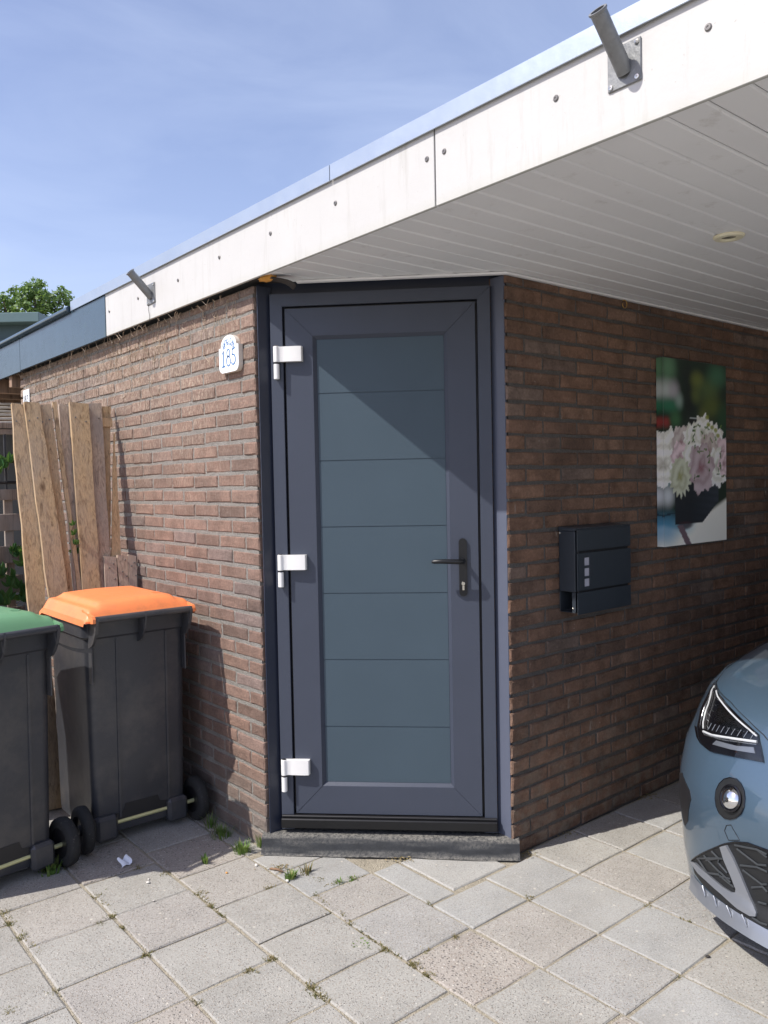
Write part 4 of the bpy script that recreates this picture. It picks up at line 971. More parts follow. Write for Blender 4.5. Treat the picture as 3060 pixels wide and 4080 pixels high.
for nm, q, off, th, mt, lab in PLK:
    TL, TR, BL_, BR_ = [(q[i], q[i+1]) for i in (0, 2, 4, 6)]
    def down(A, B): t_ = (A[1]-.01)/(A[1]-B[1]); return (A[0]+(B[0]-A[0])*t_, .01)
    B0, B1 = down(TL, BL_), down(TR, BR_)
    if nm in 'ijk': B0, B1 = (TL[0]-.07, .01), (TR[0]-.07, .01)
    NS = 16; vs = []; seed = kr.random()*50
    def pt(a, h, d): return PO+PE_*a+PU*h+PN*(off+d)
    for i in range(NS+1):
        f_ = i/NS
        l = TL[0]+(B0[0]-TL[0])*f_; r = TR[0]+(B1[0]-TR[0])*f_; hl = TL[1]+(B0[1]-TL[1])*f_; hr = TR[1]+(B1[1]-TR[1])*f_
        jl = .007*quad_noise((f_*7, seed, 0), 2.2); jr = .007*quad_noise((f_*7, seed, 9), 2.2); bow = .006*math.sin(3.1*f_+seed)
        top = .006*kr.uniform(-1, 1) if i == 0 else 0
        vs += [pt(l+jl, hl+top, bow), pt(r+jr, hr-top, bow), pt(r+jr, hr-top, bow-th), pt(l+jl, hl+top, bow-th)]
    fs = [(0, 1, 2, 3)]+[(NS*4+3, NS*4+2, NS*4+1, NS*4)]
    for i in range(NS):
        for k in range(4): fs.append((i*4+k, (i+1)*4+k, (i+1)*4+(k+1) % 4, i*4+(k+1) % 4))
    m = MB(); m.add(vs, fs); base = pt((B0[0]+B1[0])/2, 0, 0)
    o = build(m, 'plank', MT[mt], None, org=tuple(base)); tag(o, lab, 'plank', 'old boards leaning by the wall')
    if nm in ('a', 'b1', 'b2', 'e', 'f', 'g', 'i', 'j', 'k'):
        for c_ in range(2 if nm not in 'ijk' else 3):
            a = (TL[0]+TR[0])/2+(TR[0]-TL[0])*(.27*(-1)**c_)*(1 if nm not in 'ijk' else .7); h = TL[1]-(.09 if nm not in 'ijk' else .04+.035*c_)+kr.uniform(-.015, .015)
            p = pt(a, h, .0015+.006*math.sin(seed)); n_ = MB(); n_.tube([p-PN*.01, p+PN*.003], [.0045, .004], 6); build(n_, 'nail', MT['screw'], o)
    if nm == 'g':
        n_ = MB(); A = [pt(-.066, 1.99, .003), pt(-.006, 1.988, .003), pt(-.009, 1.94, .003), pt(-.069, 1.94, .003)]; A2 = [p+PN*.006 for p in A]
        n_.add(A+A2, [(4, 5, 6, 7), (0, 1, 5, 4), (1, 2, 6, 5), (2, 3, 7, 6), (3, 0, 4, 7)]); build(n_, 'pale_band', MT['wood3'], o)

# ------------------------------------------------------------------ woven fence beyond the planks
fe = thing('lattice_fence', 'weathered wooden lattice fence behind the leaning planks', 'fence', (-.8, 3.3, 0))
for k, (z0, z1, dy) in enumerate(((1.99, 2.03, 0), (1.946, 1.985, .01), (1.474, 1.553, 0), (1.252, 1.375, .012), (1.02, 1.143, 0), (.80, .93, .012), (.58, .70, 0), (.36, .48, .012), (.14, .26, 0))):
    m = MB(); m.bbox((-.925, 3.296+dy, z0), (-.005, 3.312+dy, z1), .003); build(m, 'slat', MT['wood4'], fe)
for x in (-.12, -.5, -.85):
    m = MB(); m.bbox((x, 3.327, .05), (x+.06, 3.352, 1.54), .003); build(m, 'post', MT['wood4'], fe)
for z in (1.60, 1.75):
    m = MB(); m.tube([(-.92, 3.318, z), (-.01, 3.315, z)], .012, 6); build(m, 'rail_bar', MT['black'], fe)
for x in (-.10, -.45, -.8):
    m = MB(); m.tube([(x, 3.318, 1.55), (x, 3.318, 1.95)], .012, 6); build(m, 'rail_bar', MT['black'], fe)
for k in range(5):  # unseen side boards added to shade the gap between the bins
    z0 = .05+.175*k
    m = MB(); m.bbox((-.742, 1.0, z0), (-.72, 3.29, z0+.165), .003); build(m, 'added_shade_board', MT['wood4'], fe)
for y in (1.05, 2.1, 3.2):  # unseen posts for the added shading boards
    m = MB(); m.bbox((-.802, y, 0), (-.744, y+.06, .94), .003); build(m, 'post', MT['wood4'], fe)
# creeper on the fence
def leaf_shape(l, w):
    return [(0, 0, 0), (w*.35, l*.25, .006*l/.05), (w*.5, l*.5, 0), (w*.3, l*.8, -.004), (0, l, -.012*l/.05), (-w*.3, l*.8, -.004), (-w*.5, l*.5, 0), (-w*.35, l*.25, .006)]
vr = random.Random(23)
def creeper(label, anchors, org, sc_=1.0):
    t = thing('creeper_plant', label, 'creeper', org)
    lm = []
    for q in range(4):
        mb = MB(); 
        for k in range(5):
            a = math.radians((-75, -38, 0, 38, 75)[k]+vr.uniform(-8, 8)); l = (.055, .085, .10, .085, .055)[k]*vr.uniform(.85, 1.1)
            mb.cur = vr.random(); mb.add(leaf_shape(l, l*.45), [(0, 1, 2, 3, 4), (0, 4, 5, 6, 7)], Matrix.Rotation(-a, 4, 'Z') @ Matrix.Rotation(vr.uniform(-.5, -.15), 4, 'X'))
        me = mb.mesh('leaf', tint=True); me.materials.append(MT['leafV']); lm.append(me)
    st_ = MB()
    for (x, y, z) in anchors:
        o = bpy.data.objects.new('leaf', vr.choice(lm)); COL.objects.link(o); o.parent = t; o.location = Vector((x, y, z))-Vector(org)
        o.rotation_euler = (vr.uniform(1.9, 2.6), vr.uniform(-.4, .4), vr.uniform(-.6, .5)); s_ = vr.uniform(.7, 1.15)*sc_; o.scale = (s_, s_, s_)
        st_.tube([(x, y, z), (x+vr.uniform(-.03, .03), y+.06, z-.05)], .0015, 4)
    build(st_, 'stem', MT['twig'], t)
creeper('green five-leaflet creeper low on the fence left of the planks', [(vr.uniform(-.42, -.02), vr.uniform(3.16, 3.27), vr.uniform(.65, 1.12)) for _ in range(34)], (-.2, 3.25, 0))
creeper('small creeper shoot poking out between the long planks', [(-.325+.006*k, 1.30+.01*k, 1.36-.05*k) for k in range(4)], (-.31, 1.33, 1.2), .45)
creeper('thin creeper shoot across the dark gap of the fence', [(-.14, 3.24, 1.70), (-.10, 3.24, 1.74), (-.18, 3.24, 1.66)], (-.14, 3.26, 1.6))

# ------------------------------------------------------------------ neighbour's dormer house and tree
rgt = Vector((CR.x, CR.y, 0)).normalized(); dpt = Vector((CF.x, CF.y, 0)).normalized()
HB = Vector((2.74, 11.65, 0))
HM = Matrix((( -rgt.x, dpt.x, 0, HB.x), (-rgt.y, dpt.y, 0, HB.y), (0, 0, 1, 0), (0, 0, 0, 1)))   # x to the viewer's left, y away
hs = thing('neighbour_house', 'dark blue-green flat roofed house beyond the dark fascia', 'house', tuple(HB))
m = MB(HM); m.box((.0, .25, 0), (7, 6, 4.42)); build(m, 'wall', MT['teal'], hs)
m = MB(HM); m.bbox((-.02, -.02, 4.41), (7.05, 6.1, 4.575), .01); rf = build(m, 'roof_edge', MT['tealtop'], hs)
for a, b in ((.14, .52), (.62, 1.55), (1.66, 2.6)):
    m = MB(HM); m.bbox((a-.05, .20, 3.4), (b+.05, .262, 4.17), .005); wf = build(m, 'window', MT['teal'], hs)
    m = MB(HM); m.box((a, .19, 3.45), (b, .198, 4.12)); build(m, 'pane', MT['winglass'], wf)

trr = random.Random(8)
def tree(label, base, crowns, nleaf, lsize):
    t = thing('leafy_tree', label, 'tree', base)
    b = Vector(base); m = MB(); top = Vector(crowns[0][0])
    m.tube([b, b+(top-b)*.3+Vector((.15, 0, 0)), b+(top-b)*.6, top], [.2, .16, .11, .03], 8)
    for c, r in crowns[1:]:
        c = Vector(c); s0 = b+(top-b)*trr.uniform(.35, .65); m.tube([s0, (s0+c)/2+Vector((0, 0, .2)), c], [.07, .045, .015], 6)
    build(m, 'trunk', MT['bark'], t, True)
    m = MB()
    for c, r in crowns:
        c = Vector(c)
        for k in range(int(nleaf*r*r)):
            d = Vector((trr.gauss(0, 1), trr.gauss(0, 1), trr.gauss(0, 1))).normalized(); rad = r*(trr.random()**.33)*(1+.25*quad_noise(d*2+c, 1.3))
            p = c+d*rad; s_ = lsize*trr.uniform(.6, 1.3); m.cur = min(1, max(0, trr.gauss(.5, .22)))
            a = Vector((trr.gauss(0, 1), trr.gauss(0, 1), trr.gauss(0, .6))).normalized(); b_ = a.orthogonal().normalized(); b_ = (b_+a.cross(b_)*trr.uniform(-1, 1)).normalized()
            m.add([p-a*s_*.5, p+b_*s_*.3, p+a*s_*.5, p-b_*s_*.3], [(0, 1, 2, 3)])
    build(m, 'crown', MT['leafT'], t, tint=True)
def at(px, py, dist): 
    d = CR*((px-1530)/FPX)+CU*((2040-py)/FPX)+CF; return O+d*dist
crs = []
for (px, py, r) in ((140, 1165, .42), (150, 1215, .5), (95, 1185, .38), (60, 1205, .42), (185, 1200, .4), (225, 1205, .36), (262, 1185, .3), (245, 1165, .22), (140, 1135, .25), (60, 1160, .22), (110, 1150, .26), (285, 1215, .22), (15, 1200, .24), (20, 1235, .4), (-60, 1210, .45), (-140, 1190, .5), (100, 1260, .6), (210, 1260, .5), (0, 1290, .6), (-110, 1280, .7), (165, 1130, .2), (290, 1240, .2), (5, 1180, .16)):
    p = at(px, py, 30+trr.uniform(-.5, .5)); crs.append((tuple(p), r*1.05))
base = at(110, 1300, 30); tree('bright green leafy tree rising behind the neighbouring house', (base.x, base.y, 0), crs, 1300, .16)

# ------------------------------------------------------------------ car
NOSE = [(0.13, -0.035), (0.17, -0.033), (0.2, -0.026), (0.24, -0.012), (0.34, -0.008), (0.44, -0.014), (0.5, -0.012), (0.58, 0.012), (0.66, 0.046), (0.72, 0.069), (0.78, 0.11), (0.83, 0.18), (0.87, 0.31), (0.9, 0.448), (0.93, 0.62), (0.97, 0.86), (1.01, 1.12), (1.2, 1.52), (1.38, 1.98), (1.43, 2.2), (1.455, 2.6)]
HWT = [(0.13, 0.848), (0.18, 0.861), (0.24, 0.888), (0.4, 0.905), (0.6, 0.893), (0.7, 0.867), (0.78, 0.847), (0.83, 0.821), (0.87, 0.79), (0.9, 0.77), (0.93, 0.755), (0.97, 0.72), (1.01, 0.70), (1.2, .64), (1.38, .57), (1.43, .5), (1.455, .3)]
CX0, CYC, CPE, CCD, CLEN = .631, -2.203, 2.624, .616, 4.1
def interp(tab, z):
    if z <= tab[0][0]: return tab[0][1]
    for (a, va), (b, vb) in zip(tab, tab[1:]):
        if z <= b:
            t = (z-a)/(b-a); t = t*t*(3-2*t)*.35+t*.65; return va+(vb-va)*t
    return tab[-1][1]
def S(t, z):
    n = interp(NOSE, z); w = interp(HWT, z); s = 1 if t >= 0 else -1; t = abs(t)
    return Vector((CX0+n+CCD*(1-max(math.cos(t), 0)**(2/CPE)), CYC+w*math.sin(t)**(2/CPE)*s, z))
def Sn(t, z, off):
    e = .002; t0 = max(abs(t), .01)*(1 if t >= 0 else -1)
    a = S(t0+e, z)-S(t0-e, z); b = S(t, z+e)-S(t, z-e); n = b.cross(a)
    if n.x*-1+n.y*(1 if t > 0 else -1)*.3 < 0: n = -n
    return S(t, z)+n.normalized()*off
car = thing('parked_car', 'blue-grey car parked under the carport with its front corner showing', 'car', (CX0+2, CYC, 0))
zl = [.13, .15, .17, .19, .21, .24, .28, .32, .36, .4, .44, .48, .52, .56, .6, .64, .68, .72, .75, .78, .805, .83, .85, .87, .885, .9, .915, .93, .95, .97, .99, 1.01]
tl = [i/36*math.pi/2 for i in range(-36, 37)]
def shell(zs, name, mat, rear):
    m = MB(); rings = []
    for z in zs:
        f_ = [S(t, z) for t in tl]; w = interp(HWT, z); xr = CX0+CLEN-rear(z)
        x1 = f_[-1].x
        right = [Vector((x1+(xr-.35-x1)*k/8, f_[-1].y, z)) for k in range(1, 9)]
        back = [Vector((xr-.35*(1-math.sin(a))*1.0, CYC+w*(math.cos(a)**.6 if math.cos(a) > 1e-6 else 0), z)) for a in [math.pi/2*k/6 for k in range(1, 7)]]
        rb_ = right+back; lf = [Vector((p.x, 2*CYC-p.y, p.z)) for p in rb_[:-1]][::-1]
        rings.append(f_+rb_+lf)
    n = len(rings[0]); vs = [p for r in rings for p in r]
    fs = [(i*n+k, (i+1)*n+k, (i+1)*n+(k+1) % n, i*n+(k+1) % n) for i in range(len(rings)-1) for k in range(n)]
    fs += [list(range(n)), [(len(rings)-1)*n+k for k in range(n)][::-1]]
    m.add(vs, fs); bmx = m
    return build(bmx, name, mat, car, 50)
body = shell(zl, 'body', MT['paint'], lambda z: .02+max(0, z-.6)*.35)
cab = shell([1.012, 1.06, 1.12, 1.2, 1.28, 1.34, 1.38], 'cabin_glass', MT['darkglass'], lambda z: .25+(z-1.0)*1.1)
shell([1.3805, 1.40, 1.43, 1.445, 1.455], 'car_roof', MT['paint'], lambda z: .66+(z-1.38)*3)
def poly_patch(poly, off, name, mat, parent, step=.03, mir=True, back=.006):
    "fill a (t,z) outline on the body surface"
    def dens(P):
        o_ = []
        for a, b in zip(P, P[1:]+P[:1]):
            l = math.hypot(b[0]-a[0], (b[1]-a[1])*2); k = max(1, int(l/step))
            o_ += [(a[0]+(b[0]-a[0])*i/k, a[1]+(b[1]-a[1])*i/k) for i in range(k)]
        return o_
    P = dens(poly); n = len(P); pts = [Vector(p) for p in P]
    def ins(x, y):
        c = False
        for (x1, y1), (x2, y2) in zip(P, P[1:]+P[:1]):
            if (y1 > y) != (y2 > y) and x < (x2-x1)*(y-y1)/(y2-y1)+x1: c = not c
        return c
    ts = [p[0] for p in P]; zs_ = [p[1] for p in P]
    t_ = min(ts)+step*.5
    while t_ < max(ts):
        z_ = min(zs_)+step*.25
        while z_ < max(zs_):
            if ins(t_, z_): pts.append(Vector((t_+step*.1*math.sin(z_*900), z_)))
            z_ += step*.5
        t_ += step
    V2, E2, F2, *_ = delaunay_2d_cdt(pts, [(i, (i+1) % n) for i in range(n)], [], 1, 1e-5)
    for s in ((1, -1) if mir else (1,)):
        m = MB(); vs = [Sn(s*p.x, p.y, off) for p in V2]; fs = [list(f) for f in F2]
        big = max(fs, key=lambda f: (vs[f[1]]-vs[f[0]]).cross(vs[f[2]]-vs[f[0]]).length); nn = (vs[big[1]]-vs[big[0]]).cross(vs[big[2]]-vs[big[0]])
        q_ = V2[big[0]]; outw = Sn(s*q_.x, q_.y, off+.01)-Sn(s*q_.x, q_.y, off)
        if nn.dot(outw) < 0: fs = [f[::-1] for f in fs]
        m.add(vs, fs)
        m.add([Sn(s*a, b, off) for a, b in P]+[Sn(s*a, b, off-back) for a, b in P], [(i, (i+1) % n, n+(i+1) % n, n+i) for i in range(n)])
        last = build(m, name, mat, parent, 50)
    return last
def line(pts, r, off, name, mat, parent, n=6, mir=True):
    for s in ((1, -1) if mir else (1,)):
        dn = []
        for a, b in zip(pts, pts[1:]):
            for k in range(4): dn.append((a[0]+(b[0]-a[0])*k/4, a[1]+(b[1]-a[1])*k/4))
        dn.append(pts[-1])
        m = MB(); m.tube([Sn(s*a, b, off) for a, b in dn], r, n); build(m, name, mat, parent, 60)
housing=[(1.074,0.802),(0.907,0.791),(0.794,0.783),(0.662,0.765),(0.542,0.745),(0.464,0.73),(0.432,0.696),(0.403,0.659),(0.449,0.654),(0.545,0.643),(0.698,0.626),(0.808,0.631),(0.872,0.64),(0.96,0.664),(1.01,0.707),(1.042,0.754),(1.046,0.79)]
ledL=[(0.992,0.793),(0.914,0.744),(0.882,0.691),(0.854,0.675)]
ledB=[(0.84,0.668),(0.744,0.673),(0.637,0.686),(0.524,0.7),(0.46,0.708)]
ledT=[(0.914,0.788),(0.787,0.772),(0.627,0.749),(0.52,0.733),(0.467,0.723)]
outer=[(0.975,0.788),(0.936,0.703),(0.904,0.671),(0.815,0.661),(0.63,0.678),(0.457,0.7)]
fogO=[(0.449,0.543),(0.446,0.52),(0.457,0.497),(0.481,0.476),(0.51,0.463),(0.542,0.458),(0.574,0.465),(0.595,0.481),(0.606,0.504),(0.609,0.529),(0.598,0.551),(0.574,0.571),(0.542,0.583),(0.506,0.587),(0.481,0.58),(0.46,0.564)]
fogI=[(0.467,0.539),(0.471,0.523),(0.481,0.509),(0.503,0.5),(0.531,0.497),(0.549,0.502),(0.563,0.514),(0.559,0.53),(0.545,0.544),(0.524,0.555),(0.499,0.557),(0.478,0.55)]
slot=[(1.07,0.484),(0.999,0.5),(0.893,0.484),(0.836,0.472),(0.815,0.449),(0.84,0.41),(0.875,0.357),(0.939,0.326),(0.953,0.322),(0.985,0.35),(1.007,0.382)]
cap=[(0.52,0.391),(0.542,0.416),(0.531,0.437),(0.506,0.446),(0.492,0.435),(0.46,0.41)]
grille=[(0.858,0.231),(0.748,0.278),(0.634,0.329),(0.549,0.37),(0.485,0.396),(0.421,0.414),(0.336,0.419),(0.272,0.416),(0.283,0.176),(0.35,0.185),(0.442,0.181),(0.527,0.183),(0.637,0.185),(0.748,0.188),(0.847,0.197)]
bladeO=[(0.858,0.227),(0.765,0.216),(0.687,0.215),(0.57,0.208),(0.481,0.197),(0.421,0.197),(0.393,0.204),(0.389,0.215),(0.417,0.25),(0.46,0.306),(0.496,0.347),(0.527,0.375),(0.567,0.357),(0.549,0.322),(0.513,0.285),(0.485,0.25),(0.488,0.238),(0.51,0.231),(0.567,0.231),(0.68,0.238),(0.79,0.239)]
fin=[(0.723,0.193),(0.705,0.169),(0.63,0.19),(0.613,0.165),(0.542,0.188),(0.52,0.165),(0.457,0.19),(0.435,0.165)]
hood=[(1.053,0.8),(0.716,0.783),(0.556,0.756),(0.446,0.733),(0.417,0.723)]
MESHES = [[(0.762,0.261),(0.68,0.239),(0.595,0.261),(0.499,0.25)], [(0.701,0.289),(0.588,0.271),(0.577,0.271),(0.517,0.259)], [(0.634,0.322),(0.584,0.312),(0.591,0.299),(0.535,0.283)], [(0.769,0.259),(0.584,0.315)], [(0.684,0.278),(0.588,0.313),(0.559,0.32)], [(0.687,0.236),(0.584,0.262),(0.584,0.257),(0.517,0.271)], [(0.481,0.389),(0.375,0.409),(0.336,0.407)], [(0.471,0.38),(0.378,0.361),(0.339,0.372)], [(0.46,0.331),(0.382,0.352),(0.339,0.352)], [(0.449,0.32),(0.364,0.305),(0.343,0.313)], [(0.41,0.28),(0.361,0.299),(0.343,0.29)], [(0.382,0.246),(0.346,0.252)], [(0.375,0.409),(0.336,0.398)], [(0.414,0.195),(0.378,0.192),(0.346,0.197)]]
for sgn in (1,):
    poly_patch(housing, .0015, 'headlight', MT['gloss'], car, .012)
hl = [c for c in car.children if c.name.startswith('headlight')]
def onhl(fn): 
    fn(hl[0])
onhl(lambda h: line(ledL, .0032, .0045, 'light_guide', MT['led'], h)); onhl(lambda h: line(ledB, .0044, .0045, 'light_guide', MT['led'], h)); onhl(lambda h: line(ledT, .0032, .0045, 'light_guide', MT['led'], h))
onhl(lambda h: line(outer, .0022, .004, 'bezel_strip', MT['chrome'], h))
onhl(lambda h: poly_patch([(.84, .758), (.77, .715), (.66, .712), (.54, .722), (.53, .728), (.66, .750), (.77, .766)], .004, 'projector', MT['chrome'], h, .02))
for k in range(6):
    z = .775-.017*k; a = .885-.008*k
    onhl(lambda h: line([(a-.005, z), (a-.06, z-.004)], .0011, .0045, 'reflector_rib', MT['chrome'], h, 4))
for k in range(9):
    a = .80-.038*k; z = .682+.0035*k
    onhl(lambda h: line([(a, z), (a-.012, z+.022)], .0011, .0045, 'reflector_rib', MT['satin'], h, 4))
onhl(lambda h: poly_patch([(.72, .648), (.70, .665), (.56, .676), (.47, .69), (.455, .675), (.58, .66)], .0038, 'lower_reflector', MT['satin'], h, .03))
poly_patch(housing, .011, 'lens', MT['lens'], hl[0], .012, back=.009)
# fog lamp
poly_patch(fogO, .003, 'fog_lamp', MT['carblack'], car, .02)
fl_ = [c for c in car.children if c.name.startswith('fog_lamp')][0]
fc = [(sum(p[0] for p in fogI)/len(fogI)), (sum(p[1] for p in fogI)/len(fogI))]
for s in (1, -1):
    c = Sn(s*fc[0], fc[1], .002); nrm = (Sn(s*fc[0], fc[1], .02)-c).normalized()
    T = Matrix.Translation(c) @ nrm.to_track_quat('Z', 'Y').to_matrix().to_4x4()
    m = MB(T); m.lathe([(.043, .0), (.043, .006), (.038, .008), (.035, .003)], 28); build(m, 'bezel', MT['gloss'], fl_, 40)
    m = MB(T); m.lathe([(.035, .003), (.031, .010), (.022, .016), (.010, .019), (0, .0195)], 28); build(m, 'lamp_glass', MT['chrome'], fl_, True)
line([p for p in fogO]+[fogO[0]], .0022, .002, 'fog_ring', MT['gloss'], car, 5)
poly_patch(slot, .002, 'air_slot', MT['black'], car, .015)
line(cap+[cap[0]], .0012, .0004, 'tow_cap_seam', MT['carblack'], car, 5)
poly_patch(grille, .002, 'lower_grille', MT['carblack'], car, .015)
gl = [c for c in car.children if c.name.startswith('lower_grille')][0]
for mm_ in MESHES: line(mm_, .0032, .005, 'grille_bar', MT['grillebar'], gl, 5)
cg = [(-.272, .416), (.272, .416), (.283, .176), (-.283, .176)]
poly_patch(cg, .002, 'lower_grille', MT['carblack'], car, .06, mir=False)
for k in range(5):
    z = .215+.045*k; line([(-.3, z), (0, z+.006), (.3, z)], .0035, .005, 'grille_bar', MT['carblack'], gl, 5, False)
poly_patch(bladeO, .010, 'grille_blade', MT['satin'], car, .015, back=.010)
line([(.87, .222)]+grille[1:8]+[(0.0, .416)], .003, .002, 'grille_seam', MT['gloss'], car, 5)
# front lip
for s in (1, -1):
    m = MB(); lt = [(.02+.88*k/24) for k in range(25)]
    m.grid(lambda t, v: Sn(s*t, .183-.045*v, .003+.016*v), lt, [0, .2, .5, .8, 1.0]); m.grid(lambda t, v: Sn(s*t, .138-.003*v, .019-.03*v), lt, [0, .5, 1.0]); build(m, 'front_lip', MT['satin'], car, 60)
for k in range(0, len(fin), 2): line([fin[k], fin[k+1]], .0024, .012, 'lip_fin', MT['satin'], car, 6)
line(hood, .0016, .0006, 'hood_seam', MT['black'], car, 5)
line([(0.0, .715), (.2, .716), hood[-1]], .0016, .0006, 'hood_seam', MT['black'], car, 5)
line([(1.053, .80), (1.2, .845), (1.35, .875), (1.5, .90)], .0014, .0006, 'hood_seam', MT['black'], car, 5)
# upper grille and plate area at the middle
poly_patch([(-.36, .60), (.36, .60), (.33, .69), (-.33, .69)], .002, 'upper_grille', MT['gloss'], car, .06, mir=False)
for (wx, s) in ((CX0+.86, 1), (CX0+.86, -1), (CX0+3.35, 1), (CX0+3.35, -1)):
    T = Matrix.Translation((wx, CYC+s*.80, .325)) @ Matrix.Rotation(-s*math.pi/2, 4, 'X')
    m = MB(T); m.lathe([(.20, -.11), (.30, -.115), (.325, -.08), (.325, .08), (.30, .112), (.225, .105)], 40); wh = build(m, 'wheel', MT['tyre'], car, 40)
    m = MB(T); m.lathe([(.225, .105), (.21, .095), (.19, .07), (.06, .085), (0, .09)], 40); build(m, 'rim', MT['rim'], wh, 30)
    m = MB(T); m.lathe([(.36, .02), (.36, .118), (.385, .112), (.395, .06)], 40); build(m, 'arch_trim', MT['carblack'], car, 40)
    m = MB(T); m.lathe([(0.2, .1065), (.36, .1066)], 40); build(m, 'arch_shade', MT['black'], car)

# ------------------------------------------------------------------ weeds, moss and litter
gr = random.Random(41)
def blades(mb, x, y, n, h, sp, w=.0022, lean=.6):
    for _ in range(n):
        a = gr.uniform(0, 6.283); r = gr.random()*sp; p = Vector((x+math.cos(a)*r, y+math.sin(a)*r, -.004)); L_ = h*gr.uniform(.5, 1.15)
        d = Vector((math.cos(a), math.sin(a), 0))*lean*gr.uniform(.2, 1.1); sd_ = Vector((-math.sin(a), math.cos(a), 0))*w*gr.uniform(.7, 1.3)
        p1 = p+Vector((0, 0, L_*.55))+d*L_*.35; p2 = p+Vector((0, 0, L_*.85))+d*L_*.95; mb.cur = min(1, max(0, gr.gauss(.45, .25)))
        mb.add([p-sd_, p+sd_, p1+sd_*.8, p1-sd_*.8, p2], [(0, 1, 2, 3), (3, 2, 4)])
def gpt(px, py): 
    d = CR*((px-1530)/FPX)+CU*((2040-py)/FPX)+CF; t = -O.z/d.z; return O+d*t
def tuft(px, py, n, h, sp, label, mat='grass', nm='grass_tuft', **kw):
    p = gpt(px, py); m = MB(); blades(m, p.x, p.y, n, h, sp, **kw)
    o = build(m, nm, MT[mat], None, tint=True, org=(p.x, p.y, 0)); tag(o, label, 'weed', 'weeds in the paving')
tuft(965, 3395, 130, .05, .035, 'bright green grass tuft at the wall foot beside the door step')
tuft(885, 3330, 110, .055, .05, 'green weeds at the wall foot beside the orange-lidded bin wheel')
tuft(840, 3295, 40, .075, .025, 'tall thin green weed against the bricks behind the bin wheel')
tuft(1040, 3370, 30, .07, .02, 'wispy pale green weed at the left end of the door step', lean=.3)
tuft(1158, 3500, 40, .04, .022, 'small leafy green weed in the paving in front of the step', w=.004)
tuft(1220, 3480, 35, .05, .025, 'dry brownish weed just in front of the step', 'moss')
tuft(205, 3472, 60, .06, .05, 'dark green leafy weed under the green-lidded bin', w=.006)
tuft(820, 3440, 14, .05, .014, 'tiny seedling in the paving joint near the paper scrap', w=.005)
tuft(1350, 3515, 30, .016, .022, 'green moss cushion in the joint, left one before the step', 'grass')
tuft(1405, 3503, 30, .016, .022, 'green moss cushion in the joint, right one before the step', 'grass')
tuft(1450, 3765, 40, .010, .035, 'flat green clover patch on the paving', 'grass', w=.004, lean=1.2)
mo_ = MB()
def mossline(a, b, n, sp=.004, h=.008):
    A, B = gpt(*a), gpt(*b)
    for i in range(n):
        f_ = gr.random(); p = A.lerp(B, f_); blades(mo_, p.x+gr.gauss(0, sp), p.y+gr.gauss(0, sp), 3, h*gr.uniform(.6, 1.4), .008, .0018, 1.0)
for (x, y, n) in ((385, 3568, 30), (445, 3650, 34), (485, 3696, 34), (580, 3805, 40), (395, 3677, 16), (40, 3678, 34), (80, 3735, 26), (15, 3635, 20), (35, 4030, 40), (215, 3955, 22), (775, 4000, 18), (800, 3560, 34), (835, 3612, 40), (880, 3650, 24), (1075, 3535, 26), (990, 3868, 20), (1075, 3817, 34), (1090, 3540, 20), (1275, 3505, 18), (1295, 3632, 26), (1392, 3680, 16), (1530, 3785, 30), (1650, 3845, 34), (1700, 3885, 34), (1245, 3930, 30), (1285, 3965, 28), (1815, 3732, 14), (1700, 3783, 16), (2108, 3578, 16), (2580, 3610, 16), (2730, 3668, 14), (2700, 3895, 10), (545, 3455, 26), (665, 3480, 16), (1710, 3600, 12)):
    p = gpt(x, y)
    for _ in range(n): blades(mo_, p.x+gr.gauss(0, .011), p.y+gr.gauss(0, .011), 3, .009*gr.uniform(.5, 1.5), .005, .0015, 1.1)
for a, b, n in (((780, 3545), (900, 3660), 50), ((1250, 3560), (1420, 3690), 40), ((1420, 3700), (1740, 3900), 60), ((1220, 3910), (1310, 3990), 30), ((380, 3560), (620, 3800), 40), ((20, 3640), (160, 3800), 40), ((1290, 3530), (1450, 3490), 30)): mossline(a, b, n)
stuff(build(mo_, 'joint_moss', MT['moss'], None, tint=True, org=(0, -.5, 0)))
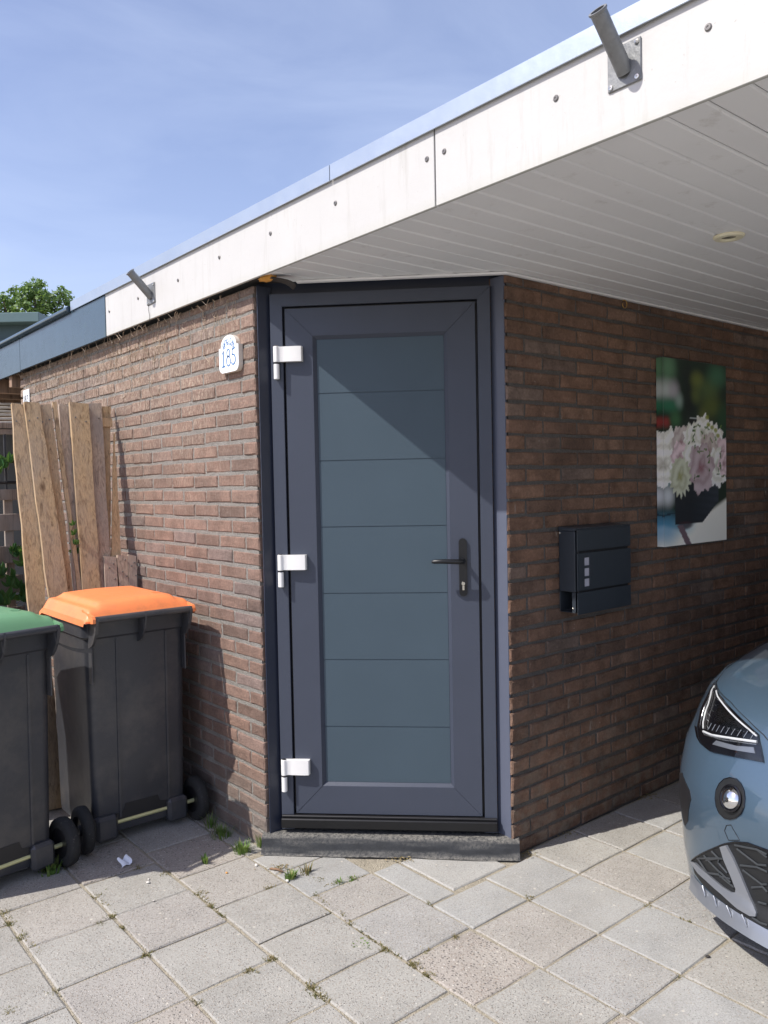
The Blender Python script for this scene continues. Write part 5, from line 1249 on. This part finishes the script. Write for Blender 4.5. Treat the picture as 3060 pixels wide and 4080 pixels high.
# litter
p = gpt(500, 3450); m = MB()
def pap(u, v): return (p.x-.022+.046*u+.005*math.sin(5*v), p.y-.015+.036*v+.006*u, .003+.016*abs(math.sin(4.2*u+v))*(.4+v)+.01*v)
m.grid(pap, [i/10 for i in range(11)], [i/8 for i in range(9)]); o = build(m, 'paper_scrap', MT['paper'], None, org=(p.x, p.y, 0)); tag(o, 'crumpled white paper scrap on the paving in front of the bins', 'paper')
def pebble(px, py, r, label, mat='pebble', grp='pebbles on the paving'):
    p = gpt(px, py); bm = bmesh.new(); bmesh.ops.create_icosphere(bm, subdivisions=2, radius=1)
    for v in bm.verts: v.co *= 1+.25*quad_noise(v.co+Vector((px, 0, 0)), 1.4); v.co = Vector((v.co.x*r, v.co.y*r*.75, v.co.z*r*.55+r*.45))
    m = MB(); m.addbm(bm, Matrix.Translation((p.x, p.y, 0)) @ Matrix.Rotation(px, 4, 'Z')); o = build(m, 'pebble', MT[mat], None, True, org=(p.x, p.y, 0)); tag(o, label, 'pebble', grp)
pebble(590, 3519, .008, 'white pebble on the paving just beyond the bins\' shadow'); pebble(592, 3505, .005, 'tiny white pebble beside the larger white one near the shadow edge')
pebble(1022, 3450, .009, 'white pebble beside the door step corner'); pebble(903, 3480, .006, 'small red-brown pebble left of the door step', 'foam'); pebble(1145, 3512, .008, 'white pebble beside the leafy weed')
pebble(2820, 3815, .008, 'dark pebble on the pale joint in front of the car', 'felt'); pebble(2320, 3225, .011, 'pale pebble at the foot of the shaded wall'); pebble(612, 3590, .004, 'tiny pale pebble in a paver joint')
m = MB(); a, b = gpt(1075, 3465), gpt(1128, 3478); m.tube([a+Vector((0, 0, .004)), (a+b)/2+Vector((.004, 0, .007)), b+Vector((0, 0, .005))], [.004, .005, .003], 6); tag(build(m, 'twig', MT['twig'], None, True, org=tuple(a)), 'short brown twig on the sandy patch before the step', 'twig')
dl = MB()
for (cx_, cy_, n_) in ((2090, 3405, 60), (2560, 3170, 110), (1600, 3425, 60), (1110, 3460, 60), (2250, 3330, 30)):
    for _ in range(n_):
        p = gpt(cx_+gr.gauss(0, 28), cy_+gr.gauss(0, 8)); s_ = gr.uniform(.003, .009); a = gr.uniform(0, 6.3); z_ = gr.uniform(.001, .008); dl.cur = gr.uniform(.4, 1)
        dl.add([(p.x+s_*math.cos(a), p.y+s_*math.sin(a), z_), (p.x-s_*.4*math.sin(a), p.y+s_*.4*math.cos(a), z_+.003), (p.x-s_*math.cos(a), p.y-s_*math.sin(a), z_), (p.x+s_*.4*math.sin(a), p.y-s_*.4*math.cos(a), z_+.001)], [(0, 1, 2, 3)])
stuff(build(dl, 'dry_leaf_litter', MT['moss'], None, tint=True, org=(1, -.8, 0)))
